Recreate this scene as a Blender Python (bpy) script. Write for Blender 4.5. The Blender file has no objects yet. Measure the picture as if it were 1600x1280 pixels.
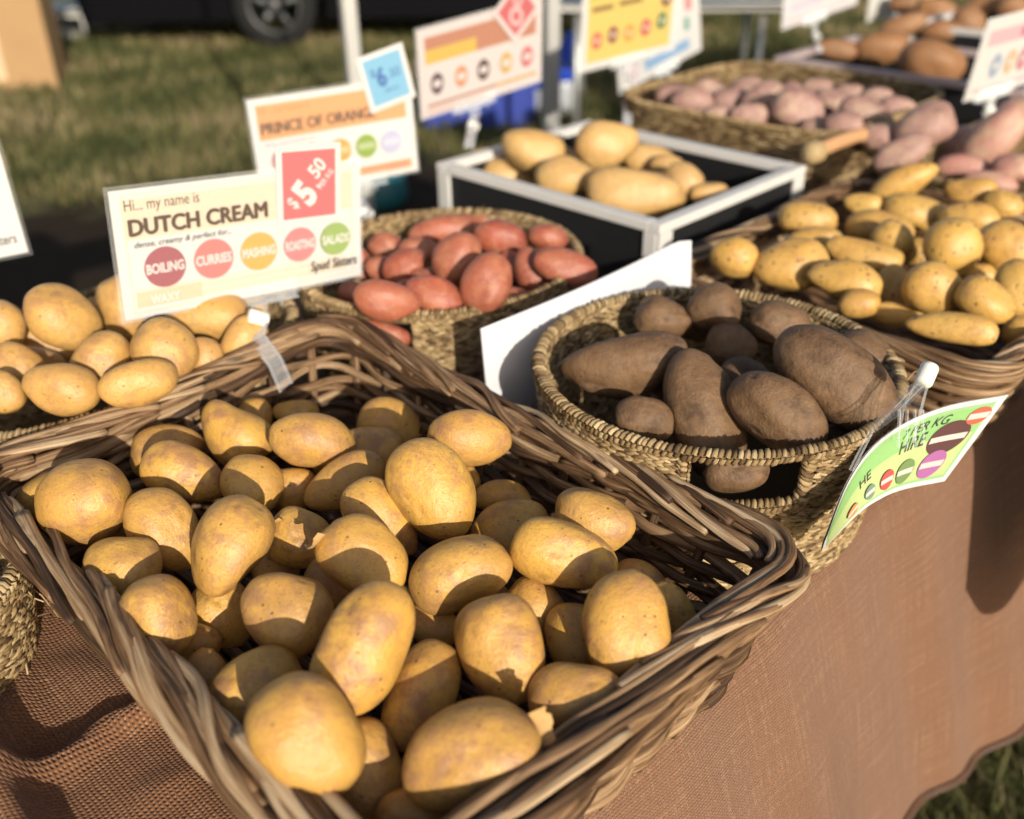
import bpy, math, random
import numpy as np
from mathutils import Matrix, Vector

SC = bpy.context.scene
COL = SC.collection
RNG = np.random.default_rng(7)
random.seed(7)
rad = math.radians

# ------------------------------------------------------------------ camera
F = 1530.0; PITCH = rad(30); ROLL = rad(1.0); CAM_H = 1.33
FW = np.array([0, math.cos(PITCH), -math.sin(PITCH)])
RT0 = np.array([1.0, 0, 0]); UP0 = np.cross(RT0, FW)
RT = math.cos(ROLL) * RT0 - math.sin(ROLL) * UP0
UP = math.cos(ROLL) * UP0 + math.sin(ROLL) * RT0
CAM = np.array([0, 0, CAM_H])

def ray(x, y):
    return FW + RT * (x - 800) / F - UP * (y - 640) / F
def P(x, y, z):
    d = ray(x, y); return CAM + d * (z - CAM_H) / d[2]
def PD(x, y, depth):
    return CAM + ray(x, y) * depth
def proj(q):
    q = np.array(q) - CAM; w = q @ FW
    return 800 + F * (q @ RT) / w, 640 - F * (q @ UP) / w, w

C45 = math.sqrt(.5)
def W(s, t, z):
    """stall frame (s out to the customer, t along the table) to world"""
    return np.array([C45 * (s + t), C45 * (t - s), z])
def ST(q):
    return C45 * (q[0] - q[1]), C45 * (q[0] + q[1]), q[2]

cam = bpy.data.cameras.new("camera"); camo = bpy.data.objects.new("camera", cam)
COL.objects.link(camo); SC.camera = camo
cam.sensor_width = 36; cam.lens = 36 * F / 1600; cam.clip_end = 600; cam.clip_start = .02
m = Matrix.Identity(4)
for i in range(3):
    m[i][0] = RT[i]; m[i][1] = UP[i]; m[i][2] = -FW[i]; m[i][3] = CAM[i]
camo.matrix_world = m
cam.dof.use_dof = True; cam.dof.focus_distance = .69; cam.dof.aperture_fstop = 3.9

# ------------------------------------------------------------------ light
SUN_AZ = rad(-70); SUN_EL = rad(20)
w = bpy.data.worlds.new("World"); SC.world = w; w.use_nodes = True
nt = w.node_tree; bg = nt.nodes["Background"]
sky = nt.nodes.new("ShaderNodeTexSky"); sky.sky_type = 'NISHITA'; sky.sun_disc = False; sky.dust_density = 2.5
sky.sun_elevation = SUN_EL; sky.sun_rotation = math.pi / 2 - SUN_AZ
nt.links.new(sky.outputs[0], bg.inputs[0]); bg.inputs[1].default_value = .12
sl = bpy.data.lights.new("sun", 'SUN'); sl.energy = 5.0; sl.angle = rad(.5); sl.color = (1, .92, .79)
so = bpy.data.objects.new("sun", sl); COL.objects.link(so)
dirv = Vector((math.cos(SUN_AZ) * math.cos(SUN_EL), math.sin(SUN_AZ) * math.cos(SUN_EL), math.sin(SUN_EL)))
so.rotation_euler = dirv.to_track_quat('Z', 'Y').to_euler(); so.location = dirv * 20
SC.view_settings.view_transform = 'Standard'; SC.view_settings.look = 'None'
SC.view_settings.exposure = .07; SC.view_settings.gamma = 1

# ------------------------------------------------------------------ mesh helpers
class MB:
    def __init__(self):
        self.v = []; self.f = []; self.m = []; self.a = []; self.n = 0
    def add(self, v, f, mat=0, suv=None):
        v = np.asarray(v, float).reshape(-1, 3)
        self.v.append(v)
        o = self.n
        self.f.extend([[i + o for i in q] for q in f]); self.m.extend([mat] * len(f))
        self.a.append(np.zeros((len(v), 3)) if suv is None else np.asarray(suv, float).reshape(-1, 3))
        self.n += len(v)
    def box(self, c, h, mat=0, R=None, bev=0.0, suv=None):
        c = np.asarray(c, float); h = np.asarray(h, float)
        if bev <= 0:
            v = np.array([[x, y, z] for x in (-1, 1) for y in (-1, 1) for z in (-1, 1)]) * h
            f = [(0, 1, 3, 2), (4, 6, 7, 5), (0, 4, 5, 1), (2, 3, 7, 6), (0, 2, 6, 4), (1, 5, 7, 3)]
        else:
            b = min(bev, min(h) * .95); v = []; idx = {}
            for x in (-1, 1):
                for y in (-1, 1):
                    for z in (-1, 1):
                        for ax in range(3):
                            s = np.array([x, y, z]) * h
                            for k in range(3):
                                if k != ax: s[k] -= (x, y, z)[k] * b
                            idx[x, y, z, ax] = len(v); v.append(s)
            f = []
            for ax in range(3):
                o = [k for k in range(3) if k != ax]
                for sg in (-1, 1):
                    q = []
                    for (p, r) in ((-1, -1), (1, -1), (1, 1), (-1, 1)):
                        k = [0, 0, 0]; k[ax] = sg; k[o[0]] = p; k[o[1]] = r
                        q.append(idx[k[0], k[1], k[2], ax])
                    f.append(q)
                for p in (-1, 1):
                    for r in (-1, 1):
                        q = []
                        for (sg, a2) in ((-1, 0), (-1, 1), (1, 1), (1, 0)):
                            k = [0, 0, 0]; k[ax] = sg; k[o[0]] = p; k[o[1]] = r
                            q.append(idx[k[0], k[1], k[2], o[a2]])
                        f.append(q)
            for x in (-1, 1):
                for y in (-1, 1):
                    for z in (-1, 1):
                        f.append([idx[x, y, z, a] for a in range(3)])
            v = np.array(v)
        if R is not None: v = v @ np.asarray(R).T
        self.add(v + c, f, mat, suv)
    def sweep(self, path, r, sides=7, mat=0, tint=0.0, flat=1.0, cap=True):
        """one tube along path (K,3)"""
        self.sweeps(np.asarray(path, float)[None], np.asarray(r, float), sides, mat, [tint], flat, cap)
    def sweeps(self, paths, r, sides=6, mat=0, tint=None, flat=1.0, cap=True):
        paths = np.asarray(paths, float); N, K, _ = paths.shape
        r = np.broadcast_to(np.asarray(r, float), (N, K)) if np.ndim(r) < 2 else np.asarray(r, float)
        T = np.gradient(paths, axis=1); T /= np.linalg.norm(T, axis=2, keepdims=True) + 1e-12
        mt = np.abs(T.mean(1)); mt /= np.linalg.norm(mt, axis=1, keepdims=True) + 1e-12
        ref = np.zeros((N, 3)); vert = mt[:, 2] > .9
        ref[~vert, 2] = 1; ref[vert, 0] = 1
        n = np.cross(T, ref[:, None, :]); n /= np.linalg.norm(n, axis=2, keepdims=True) + 1e-12
        b = np.cross(n, T)
        th = np.arange(sides) / sides * 2 * math.pi
        V = paths[:, :, None, :] + r[:, :, None, None] * (np.cos(th)[None, None, :, None] * n[:, :, None, :] + flat * np.sin(th)[None, None, :, None] * b[:, :, None, :])
        seg = np.linalg.norm(np.diff(paths, axis=1), axis=2); u = np.concatenate([np.zeros((N, 1)), np.cumsum(seg, 1)], 1)
        tn = np.zeros(N) if tint is None else np.asarray(tint, float)
        A = np.zeros((N, K, sides, 3)); A[..., 0] = u[:, :, None]; A[..., 1] = th / (2 * math.pi); A[..., 2] = tn[:, None, None]
        base = (np.arange(N) * K * sides)[:, None, None]
        k = np.arange(K - 1)[None, :, None] * sides; j = np.arange(sides)[None, None, :]; j2 = (j + 1) % sides
        q = np.stack([base + k + j, base + k + j2, base + k + sides + j2, base + k + sides + j], -1).reshape(-1, 4)
        faces = q.tolist()
        if cap:
            jj = np.arange(sides)
            c0 = (np.arange(N) * K * sides)[:, None] + jj[::-1][None]
            c1 = (np.arange(N) * K * sides)[:, None] + (K - 1) * sides + jj[None]
            faces += c0.tolist() + c1.tolist()
        self.add(V.reshape(-1, 3), faces, mat, A.reshape(-1, 3))
    def lathe(self, prof, n=24, mat=0, M=None):
        prof = np.asarray(prof, float); K = len(prof)
        th = np.arange(n) / n * 2 * math.pi
        v = np.stack([np.outer(prof[:, 0], np.cos(th)), np.outer(prof[:, 0], np.sin(th)), np.repeat(prof[:, 1:2], n, 1)], -1).reshape(-1, 3)
        f = [[i * n + j, i * n + (j + 1) % n, (i + 1) * n + (j + 1) % n, (i + 1) * n + j] for i in range(K - 1) for j in range(n)]
        if M is not None:
            M = np.asarray(M); v = v @ M[:3, :3].T + M[:3, 3]
        self.add(v, f, mat)
    def build(self, name, mats, parent=None, smooth=True, M=None, loc=None):
        me = bpy.data.meshes.new(name)
        v = np.concatenate(self.v)
        if M is not None:                       # world vertices into a parent's frame
            Mi = np.array(Matrix(M).inverted()); v = v @ Mi[:3, :3].T + Mi[:3, 3]
        me.from_pydata(v.tolist(), [], self.f)
        at = me.attributes.new("suv", 'FLOAT_VECTOR', 'POINT'); at.data.foreach_set("vector", np.concatenate(self.a).ravel())
        if not isinstance(mats, (list, tuple)): mats = [mats]
        for x in mats: me.materials.append(x)
        me.polygons.foreach_set("material_index", self.m)
        me.polygons.foreach_set("use_smooth", [smooth] * len(self.f))
        me.update()
        o = bpy.data.objects.new(name, me); COL.objects.link(o)
        if parent is not None: o.parent = parent
        if loc is not None: o.location = loc
        return o

def tag(o, label=None, cat=None, group=None, kind=None):
    if label: o["label"] = label
    if cat: o["category"] = cat
    if group: o["group"] = group
    if kind: o["kind"] = kind
    return o
def thing(name, label, cat, loc=(0, 0, 0), rz=0.0, group=None, M=None):
    o = bpy.data.objects.new(name, None); COL.objects.link(o); o.empty_display_size = .05
    if M is not None: o.matrix_world = M
    else: o.location = loc; o.rotation_euler = (0, 0, rz)
    return tag(o, label, cat, group)

# ------------------------------------------------------------------ material helpers
class NT:
    def __init__(self, name):
        self.mat = bpy.data.materials.new(name); self.mat.use_nodes = True
        self.t = self.mat.node_tree; self.b = self.t.nodes["Principled BSDF"]
    def n(self, typ, **kw):
        x = self.t.nodes.new("ShaderNode" + typ)
        for k, v in kw.items():
            if hasattr(x, k): setattr(x, k, v)
            else: x.inputs[k].default_value = v
        return x
    def l(self, a, b): self.t.links.new(a, b)
    def noise(self, vec, scale, detail=4, rough=.55):
        x = self.n("TexNoise"); x.inputs["Scale"].default_value = scale; x.inputs["Detail"].default_value = detail; x.inputs["Roughness"].default_value = rough
        self.l(vec, x.inputs["Vector"]); return x.outputs["Fac"]
    def ramp(self, fac, stops, interp='LINEAR'):
        x = self.n("ValToRGB"); x.color_ramp.interpolation = interp
        e = x.color_ramp.elements
        while len(e) < len(stops): e.new(.5)
        for i, (p, c) in enumerate(stops):
            e[i].position = p; e[i].color = (*c, 1) if not np.isscalar(c) else (c, c, c, 1)
        self.l(fac, x.inputs[0]); return x.outputs[0]
    def mix(self, fac, a, b, mode='MIX'):
        x = self.n("Mix", data_type='RGBA', blend_type=mode)
        for s, v in ((x.inputs[0], fac), (x.inputs[6], a), (x.inputs[7], b)):
            if hasattr(v, "links"): self.l(v, s)
            elif np.isscalar(v): s.default_value = v
            else: s.default_value = (*v, 1)
        return x.outputs[2]
    def math(self, op, a, b=None, clamp=False):
        x = self.n("Math", operation=op, use_clamp=clamp)
        for i, v in enumerate((a, b)):
            if v is None: continue
            if hasattr(v, "links"): self.l(v, x.inputs[i])
            else: x.inputs[i].default_value = v
        return x.outputs[0]
    def bump(self, h, strength=.3, dist=.001, prev=None):
        x = self.n("Bump"); x.inputs["Strength"].default_value = strength; x.inputs["Distance"].default_value = dist
        self.l(h, x.inputs["Height"])
        if prev is not None: self.l(prev, x.inputs["Normal"])
        return x.outputs[0]
    def obj(self, offset=True):
        tc = self.n("TexCoord")
        if not offset: return tc.outputs["Object"]
        oi = self.n("ObjectInfo"); k = self.math('MULTIPLY', oi.outputs["Random"], 37.0)
        a = self.n("VectorMath", operation='ADD'); self.l(tc.outputs["Object"], a.inputs[0]); self.l(k, a.inputs[1])
        self.rnd = oi.outputs["Random"]; return a.outputs[0]
    def attr(self, name="suv"):
        return self.n("Attribute", attribute_name=name)
    def fin(self, col=None, rough=.5, normal=None, spec=.5, **kw):
        b = self.b
        if col is not None:
            if hasattr(col, "links"): self.l(col, b.inputs["Base Color"])
            else: b.inputs["Base Color"].default_value = (*col, 1)
        if hasattr(rough, "links"): self.l(rough, b.inputs["Roughness"])
        else: b.inputs["Roughness"].default_value = rough
        b.inputs["Specular IOR Level"].default_value = spec
        if normal is not None: self.l(normal, b.inputs["Normal"])
        for k, v in kw.items(): b.inputs[k].default_value = v
        return self.mat
def plain(name, col, rough=.5, spec=.5, var=.12, scale=40, **kw):
    x = NT(name); o = x.obj(False); n = x.noise(o, scale, 5)
    c = x.mix(n, tuple(max(0, q * (1 - var)) for q in col), tuple(min(1, q * (1 + var)) for q in col))
    return x.fin(c, rough, None, spec, **kw)

def potato_mat(name, c1, c2, scurf, spot, scurf_amt=.5, rough=.5, spotd=1.0, bumpk=1.0, dusty=0.0):
    x = NT(name); o = x.obj()
    big = x.noise(o, 26, 3); mid = x.noise(o, 75, 5, .6); fine = x.noise(o, 420, 4, .65)
    col = x.mix(x.ramp(big, [(.32, 0), (.68, 1)]), c1, c2)
    # each tuber its own shade
    col = x.mix(x.math('MULTIPLY', x.rnd, .3), col, scurf)
    # brown skin patches
    pm = x.math('MULTIPLY', x.ramp(mid, [(.42, 0), (.62, 1)]), x.ramp(x.noise(o, 18, 2), [(.38, 0), (.58, 1)]))
    pm = x.math('MULTIPLY', pm, scurf_amt); col = x.mix(pm, col, scurf)
    col = x.mix(x.math('MULTIPLY', x.ramp(fine, [(.35, 0), (.75, 1)]), .22), col, scurf)
    speck = x.noise(o, 640, 2, .5)
    col = x.mix(x.math('MULTIPLY', x.ramp(speck, [(.62, 0), (.70, 1)]), .45), col, spot)
    mott = x.noise(o, 150, 4, .7)
    col = x.mix(x.math('MULTIPLY', x.ramp(mott, [(.50, 0), (.66, 1)]), .38), col, scurf)
    # lenticel dots
    v = x.n("TexVoronoi"); v.inputs["Scale"].default_value = 165; x.l(o, v.inputs["Vector"])
    sc = x.n("SeparateColor"); x.l(v.outputs["Color"], sc.inputs[0])
    thr = x.math('MULTIPLY', x.math('SUBTRACT', sc.outputs[0], .45, True), .42 * spotd)
    dm = x.math('MULTIPLY', x.math('SUBTRACT', thr, v.outputs["Distance"], True), 9.0, True)
    col = x.mix(x.math('MULTIPLY', dm, .8), col, spot)
    # larger sparse marks
    v2 = x.n("TexVoronoi"); v2.inputs["Scale"].default_value = 42; x.l(o, v2.inputs["Vector"])
    wob = x.math('ADD', v2.outputs["Distance"], x.math('MULTIPLY', fine, .12))
    s2 = x.n("SeparateColor"); x.l(v2.outputs["Color"], s2.inputs[0])
    t2 = x.math('MULTIPLY', x.math('SUBTRACT', s2.outputs[1], .72, True), .55)
    dm2 = x.math('MULTIPLY', x.math('SUBTRACT', x.math('ADD', t2, .03), wob, True), 8.0, True)
    col = x.mix(x.math('MULTIPLY', dm2, .6), col, spot)
    # eyes and bruises come with the mesh
    a = x.attr("suv"); sp = x.n("SeparateXYZ"); x.l(a.outputs["Vector"], sp.inputs[0])
    col = x.mix(x.math('MULTIPLY', sp.outputs[0], .85 if dusty else .6), col, spot)
    br = x.math('MULTIPLY', sp.outputs[1], x.ramp(mid, [(.3, .4), (.6, 1)]))
    col = x.mix(br, col, (.035, .018, .009))
    if dusty: col = x.mix(x.math('MULTIPLY', x.ramp(x.noise(o, 60, 6, .7), [(.42, 0), (.65, 1)]), dusty), col, (.25, .148, .077))
    h = x.math('ADD', x.math('MULTIPLY', fine, .6), x.math('MULTIPLY', mid, 1.2))
    h = x.math('SUBTRACT', h, x.math('MULTIPLY', dm, .35))
    h = x.math('ADD', h, x.math('MULTIPLY', mott, .4)); nb = x.bump(h, .55 * bumpk, .0016)
    ro = x.math('ADD', x.math('MULTIPLY', mid, .25), rough - .2)
    return x.fin(col, ro, nb, .5)

def strand_mat(name, stops, streak=1.0, rough=.6):
    x = NT(name); a = x.attr("suv"); sp = x.n("SeparateXYZ"); x.l(a.outputs["Vector"], sp.inputs[0])
    cb = x.n("CombineXYZ"); x.l(x.math('MULTIPLY', sp.outputs[0], 14.0), cb.inputs[0]); x.l(x.math('MULTIPLY', sp.outputs[1], 9.0), cb.inputs[1]); x.l(x.math('MULTIPLY', sp.outputs[2], 91.0), cb.inputs[2])
    st = x.noise(cb.outputs[0], 1.3, 5, .65)
    cb2 = x.n("CombineXYZ"); x.l(x.math('MULTIPLY', sp.outputs[0], 55.0), cb2.inputs[0]); x.l(x.math('MULTIPLY', sp.outputs[1], 5.0), cb2.inputs[1]); x.l(x.math('MULTIPLY', sp.outputs[2], 47.0), cb2.inputs[2])
    kn = x.noise(cb2.outputs[0], .5, 2)
    fac = x.math('ADD', sp.outputs[2], x.math('MULTIPLY', x.math('SUBTRACT', st, .5), 1.1 * streak), True)
    col = x.ramp(fac, stops)
    col = x.mix(x.ramp(kn, [(.60, 0), (.72, .65)]), col, tuple(.45 * q for q in stops[0][1]))
    nb = x.bump(st, .5, .0012)
    return x.fin(col, rough, nb, .35)

M_WILLOW = strand_mat("willow", [(0, (.035, .018, .009)), (.3, (.105, .055, .026)), (.52, (.22, .125, .06)), (.78, (.335, .22, .12)), (1, (.48, .355, .22))], 1.7)
M_SEAGRASS = strand_mat("seagrass", [(0, (.06, .034, .015)), (.3, (.18, .112, .048)), (.6, (.34, .235, .112)), (1, (.50, .38, .21))], .8, .65)
M_SEADARK = plain("seagrass_core", (.12, .075, .035), .9, .1)
M_CREAM = potato_mat("cream_skin", (.64, .372, .076), (.55, .292, .055), (.36, .185, .075), (.13, .058, .022), 1.0)
M_PALE = potato_mat("pale_skin", (.61, .365, .10), (.55, .31, .08), (.38, .20, .085), (.15, .07, .025), .8)
M_YELLOW = potato_mat("yellow_skin", (.66, .42, .115), (.60, .35, .075), (.40, .21, .07), (.15, .07, .03), .6, .48, 1.8)
M_RED = potato_mat("red_skin", (.38, .086, .046), (.25, .047, .036), (.42, .19, .10), (.14, .045, .03), .55, .5, .6)
M_DIRTY = potato_mat("dirty_skin", (.21, .115, .05), (.145, .076, .034), (.06, .032, .015), (.05, .026, .014), .7, .72, .7, 1.3, .45)
M_TAN = potato_mat("tan_skin", (.60, .39, .15), (.55, .33, .10), (.42, .25, .11), (.2, .1, .04), .5)
M_PURPLE = potato_mat("purple_skin", (.27, .13, .12), (.36, .20, .175), (.40, .27, .19), (.12, .05, .05), 1.1, .6)
M_SWEET = potato_mat("orange_skin", (.36, .175, .068), (.27, .115, .042), (.24, .13, .065), (.10, .045, .02), .9, .65)

M_SKIN = plain('papery_skin', (.50, .30, .12), .7, .3, .25, 200)
# ------------------------------------------------------------------ potatoes
import bmesh
def ico(n):
    bm = bmesh.new(); bmesh.ops.create_icosphere(bm, subdivisions=n, radius=1)
    v = np.array([q.co[:] for q in bm.verts]); f = [[w.index for w in q.verts] for q in bm.faces]; bm.free(); return v, f
ICO = {3: ico(3), 4: ico(4), 5: ico(5)}

def potato_mesh(name, A, B, D, axes, lvl, rng, taper=None, bend=None, knob=0, bruise=None, eyes=None, mat=None, irr=1.0):
    """axes: 3x3 columns (long, short, depth)"""
    v, f = ICO[lvl]; u = v.copy()
    p = rng.uniform(2.0, 2.4)
    k = (np.abs(u) ** p).sum(1) ** (1 / p); q = u / k[:, None]
    tp = rng.uniform(-.2, .2) if taper is None else taper
    bd = rng.uniform(-.12, .12) if bend is None else bend
    q = q * np.stack([np.ones(len(q)), 1 + tp * q[:, 0], 1 + tp * q[:, 0]], 1)
    d = np.zeros(len(q))
    for i in range(7):
        w = rng.normal(size=3); w /= np.linalg.norm(w); fr = rng.uniform(1.2, 4.2)
        d += .066 / fr ** .7 * np.sin(u @ w * fr + rng.uniform(0, 6.28))
    for i in range(5):                               # broad flats and hollows
        c = rng.normal(size=3); c /= np.linalg.norm(c); an = np.arccos(np.clip(u @ c, -1, 1))
        d -= irr * rng.uniform(.02, .085) * np.exp(-(an / rng.uniform(.35, .6)) ** 2)
    for i in range(3):                               # swellings
        c = rng.normal(size=3); c /= np.linalg.norm(c); an = np.arccos(np.clip(u @ c, -1, 1))
        d += irr * rng.uniform(.02, .06) * np.exp(-(an / rng.uniform(.3, .5)) ** 2)
    for i in range(10):
        w = rng.normal(size=3); w /= np.linalg.norm(w); d += .0045 * np.sin(u @ w * rng.uniform(5, 10) + rng.uniform(0, 6.28))
    eye = np.zeros(len(q)); rot = np.zeros(len(q))
    if irr > 1.3: eyes = 13
    for i in range(eyes if eyes is not None else rng.integers(5, 10)):
        c = rng.normal(size=3); c /= np.linalg.norm(c); cosg = u @ c; an = np.arccos(np.clip(cosg, -1, 1))
        wd = rng.uniform(.08, .19); dp = rng.uniform(.018, .05) * (1.5 if irr > 1.3 else 1)
        g = np.exp(-(an / wd) ** 2); d -= dp * g
        # brow on one side of the eye
        c2 = c + .16 * np.array([0, 1, .3]); c2 /= np.linalg.norm(c2); d += dp * .7 * np.exp(-(np.arccos(np.clip(u @ c2, -1, 1)) / (wd * 1.1)) ** 2)
        eye = np.maximum(eye, rng.uniform(.3, .9) * np.exp(-(an / (wd * .55)) ** 2))
    for i in range(knob):
        c = np.array([0, rng.uniform(-.6, .6), 1.0]) + rng.normal(size=3) * .3; c /= np.linalg.norm(c)
        d += .06 * np.exp(-(np.arccos(np.clip(u @ c, -1, 1)) / .3) ** 2)
    if bruise is not None:
        c = np.array(bruise, float); c /= np.linalg.norm(c); an = np.arccos(np.clip(u @ c, -1, 1))
        rot = np.exp(-(an / .33) ** 4); d -= .03 * rot
    q = q + u * d[:, None]
    q[:, 1] += bd * (q[:, 0] ** 2 - .4)
    # keep the drawn extents
    for j in range(2):
        mx = (q[:, j].max() - q[:, j].min()) / 2; q[:, j] = (q[:, j] - (q[:, j].max() + q[:, j].min()) / 2) / mx
    q = q * np.array([A, B, D]); q = q @ np.array(axes).T
    me = bpy.data.meshes.new(name); me.from_pydata(q.tolist(), [], f)
    at = me.attributes.new("suv", 'FLOAT_VECTOR', 'POINT'); at.data.foreach_set("vector", np.stack([eye, rot, np.zeros(len(q))], 1).ravel())
    me.polygons.foreach_set("use_smooth", [True] * len(f)); me.materials.append(mat)
    return me

def skin_flap(o, axes, fl, rng):
    """a scrap of papery skin curling off the tuber at local direction fl (long, short, depth)"""
    v = np.array([q.co[:] for q in o.data.vertices]); l = v @ axes; u = l / np.abs(l).max(0)
    u /= np.linalg.norm(u, axis=1, keepdims=True); f = np.array(fl[:3], float); f /= np.linalg.norm(f)
    c = v[np.argmax(u @ f)]; n_ = c / np.linalg.norm(c); t1 = np.cross(n_, UP); t1 /= np.linalg.norm(t1); t2 = np.cross(n_, t1)
    ca, sa = math.cos(fl[4]), math.sin(fl[4]); t1, t2 = t1 * ca + t2 * sa, t2 * ca - t1 * sa
    sz = fl[3]; pts = []; I_, J_ = 9, 6
    for i in range(I_):
        for j in range(J_):
            a = i / (I_ - 1) - .5; b = j / (J_ - 1)
            wid = (1 - abs(2 * a) ** 2.5 * .8) * (1 + .25 * math.sin(i * 2.1))
            curl = b * b * .55 * sz
            pts.append(c + t1 * a * sz * 1.7 + t2 * (b * wid * sz * .7) + n_ * (curl + .0006 + .0012 * math.sin(i * 1.7) * b - (a * sz * 1.7) ** 2 * 9))
    b_ = MB(); b_.add(pts, [[i * J_ + j, (i + 1) * J_ + j, (i + 1) * J_ + j + 1, i * J_ + j + 1] for i in range(I_ - 1) for j in range(J_ - 1)])
    b_.build("loose_skin", M_SKIN, o)
def heap(name, cat, mat, rows, z0, floor, group, lvl=4, where="", dz=.026, depthk=.95, iters=60, irr=1.0, scale=1.0):
    """rows: (px, py, a, b, angle, layer, label, options)  pixel ellipses, real depth from the heap height"""
    L = []
    for r in rows:
        px, py, a, b, ang, lay, lab = r[:7]; a, b = a * scale, b * scale * .99; op = r[7] if len(r) > 7 else {}
        z = z0 - lay * dz + op.get('z', 0)
        c = P(px, py, z); wdep = (c - CAM) @ FW
        th = rad(ang); d = ray(px, py); d = d / np.linalg.norm(d)
        ax = math.cos(th) * RT - math.sin(th) * UP; ax = ax - (ax @ d) * d; ax /= np.linalg.norm(ax)
        ay = np.cross(d, ax); ay /= np.linalg.norm(ay)
        L.append(dict(px=px, py=py, a=a, b=b, w=wdep, d=d, ax=ax, ay=ay, lab=lab, op=op, w0=wdep))
    # let the tubers settle along their sight lines so that they touch rather than run into each other
    for it in range(iters):
        for i in range(len(L)):
            A = L[i]; ca = PD(A['px'], A['py'], A['w']); ra = A['b'] * A['w'] / F * .93; ha = max(0, A['a'] - A['b']) * A['w'] / F
            for j in range(i + 1, len(L)):
                B = L[j]; cb = PD(B['px'], B['py'], B['w']); rb = B['b'] * B['w'] / F * .93; hb = max(0, B['a'] - B['b']) * B['w'] / F
                dist = np.linalg.norm(ca - cb)
                if dist > ra + rb + ha + hb: continue
                best = 9
                for sa in (-1, -.5, 0, .5, 1):
                    for sb in (-1, -.5, 0, .5, 1):
                        q = np.linalg.norm(ca + A['ax'] * ha * sa - cb - B['ax'] * hb * sb)
                        best = min(best, q)
                pen = ra + rb - best
                if pen > .001:
                    s = 1 if A['w'] > B['w'] else -1
                    k = min(pen, .006) * .3
                    if abs(A['w'] + s * k - A['w0']) < A['op'].get('lock', .035): A['w'] += s * k
                    if abs(B['w'] - s * k - B['w0']) < B['op'].get('lock', .035): B['w'] -= s * k
    out = []
    for A in L:
        rng = np.random.default_rng(int(A['px'] * 31 + A['py'] * 7))
        sc = A['w'] / F / max(.6, A['d'] @ FW) * (A['d'] @ FW)
        c = PD(A['px'], A['py'], A['w']); op = A['op']
        a_, b_ = A['a'] * A['w'] / F, A['b'] * A['w'] / F
        dd = b_ * rng.uniform(.9, 1.03) * depthk
        if c[2] - dd < floor + .002: pass
        me = potato_mesh(name, a_, b_, dd, np.stack([A['ax'], A['ay'], A['d']], 1), lvl, rng, op.get('taper'), op.get('bend'), op.get('knob', 0), op.get('bruise'), op.get('eyes'), op.get('mat', mat), op.get('irr', irr))
        o = bpy.data.objects.new(name, me); COL.objects.link(o); o.location = c
        tag(o, A['lab'], cat, group); out.append(o)
        if 'flap' in op: skin_flap(o, np.stack([A['ax'], A['ay'], A['d']], 1), op['flap'], rng)
    return out

# ------------------------------------------------------------------ ground, table, cloth
GRASS = NT("grass_ground"); o_ = GRASS.obj(False)
c_ = GRASS.mix(GRASS.ramp(GRASS.noise(o_, 1.3, 4, .6), [(.35, 0), (.65, 1)]), (.10, .09, .037), (.17, .138, .075))
c_ = GRASS.mix(GRASS.ramp(GRASS.noise(o_, 6, 5, .7), [(.4, 0), (.62, 1)]), c_, (.10, .12, .035))
c_ = GRASS.mix(GRASS.ramp(GRASS.noise(o_, 3.1, 3, .7), [(.58, 0), (.7, .7)]), c_, (.26, .19, .12))
# ground colour darkened behind the stall to paint in the table's shade
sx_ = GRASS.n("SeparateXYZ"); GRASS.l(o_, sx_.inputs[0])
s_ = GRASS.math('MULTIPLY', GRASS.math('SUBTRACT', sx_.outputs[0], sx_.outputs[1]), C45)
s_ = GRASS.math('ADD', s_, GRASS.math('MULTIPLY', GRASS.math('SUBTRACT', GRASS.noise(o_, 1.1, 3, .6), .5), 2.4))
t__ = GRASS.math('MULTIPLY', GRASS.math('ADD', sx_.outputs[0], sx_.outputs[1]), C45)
shade_mask = GRASS.math('MULTIPLY', GRASS.ramp(GRASS.math('MULTIPLY', GRASS.math('ADD', s_, 4.45), 3.0, True), [(0, 0), (1, 1)]), GRASS.math('MULTIPLY', GRASS.math('SUBTRACT', 3.3, t__), 3.0, True))
shade_mask = GRASS.math('MULTIPLY', shade_mask, GRASS.math('MULTIPLY', GRASS.math('SUBTRACT', -.9, s_), 3.0, True))
c_ = GRASS.mix(shade_mask, c_, GRASS.mix(GRASS.noise(o_, 9, 5, .7), (.020, .014, .009), (.055, .038, .024)))
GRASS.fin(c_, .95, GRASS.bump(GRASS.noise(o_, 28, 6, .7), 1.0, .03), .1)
mb = MB()
n = 60
gx = np.sign(np.linspace(-1, 1, n)) * np.abs(np.linspace(-1, 1, n)) ** 3 * 250
X, Y = np.meshgrid(gx, gx + 6, indexing='ij')
mb.add(np.stack([X, Y, np.zeros_like(X)], -1).reshape(-1, 3), [[i * n + j, (i + 1) * n + j, (i + 1) * n + j + 1, i * n + j + 1] for i in range(n - 1) for j in range(n - 1)])
tag(mb.build("ground", GRASS.mat), "dry patchy green grass of the market field", "ground", kind="structure")

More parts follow.
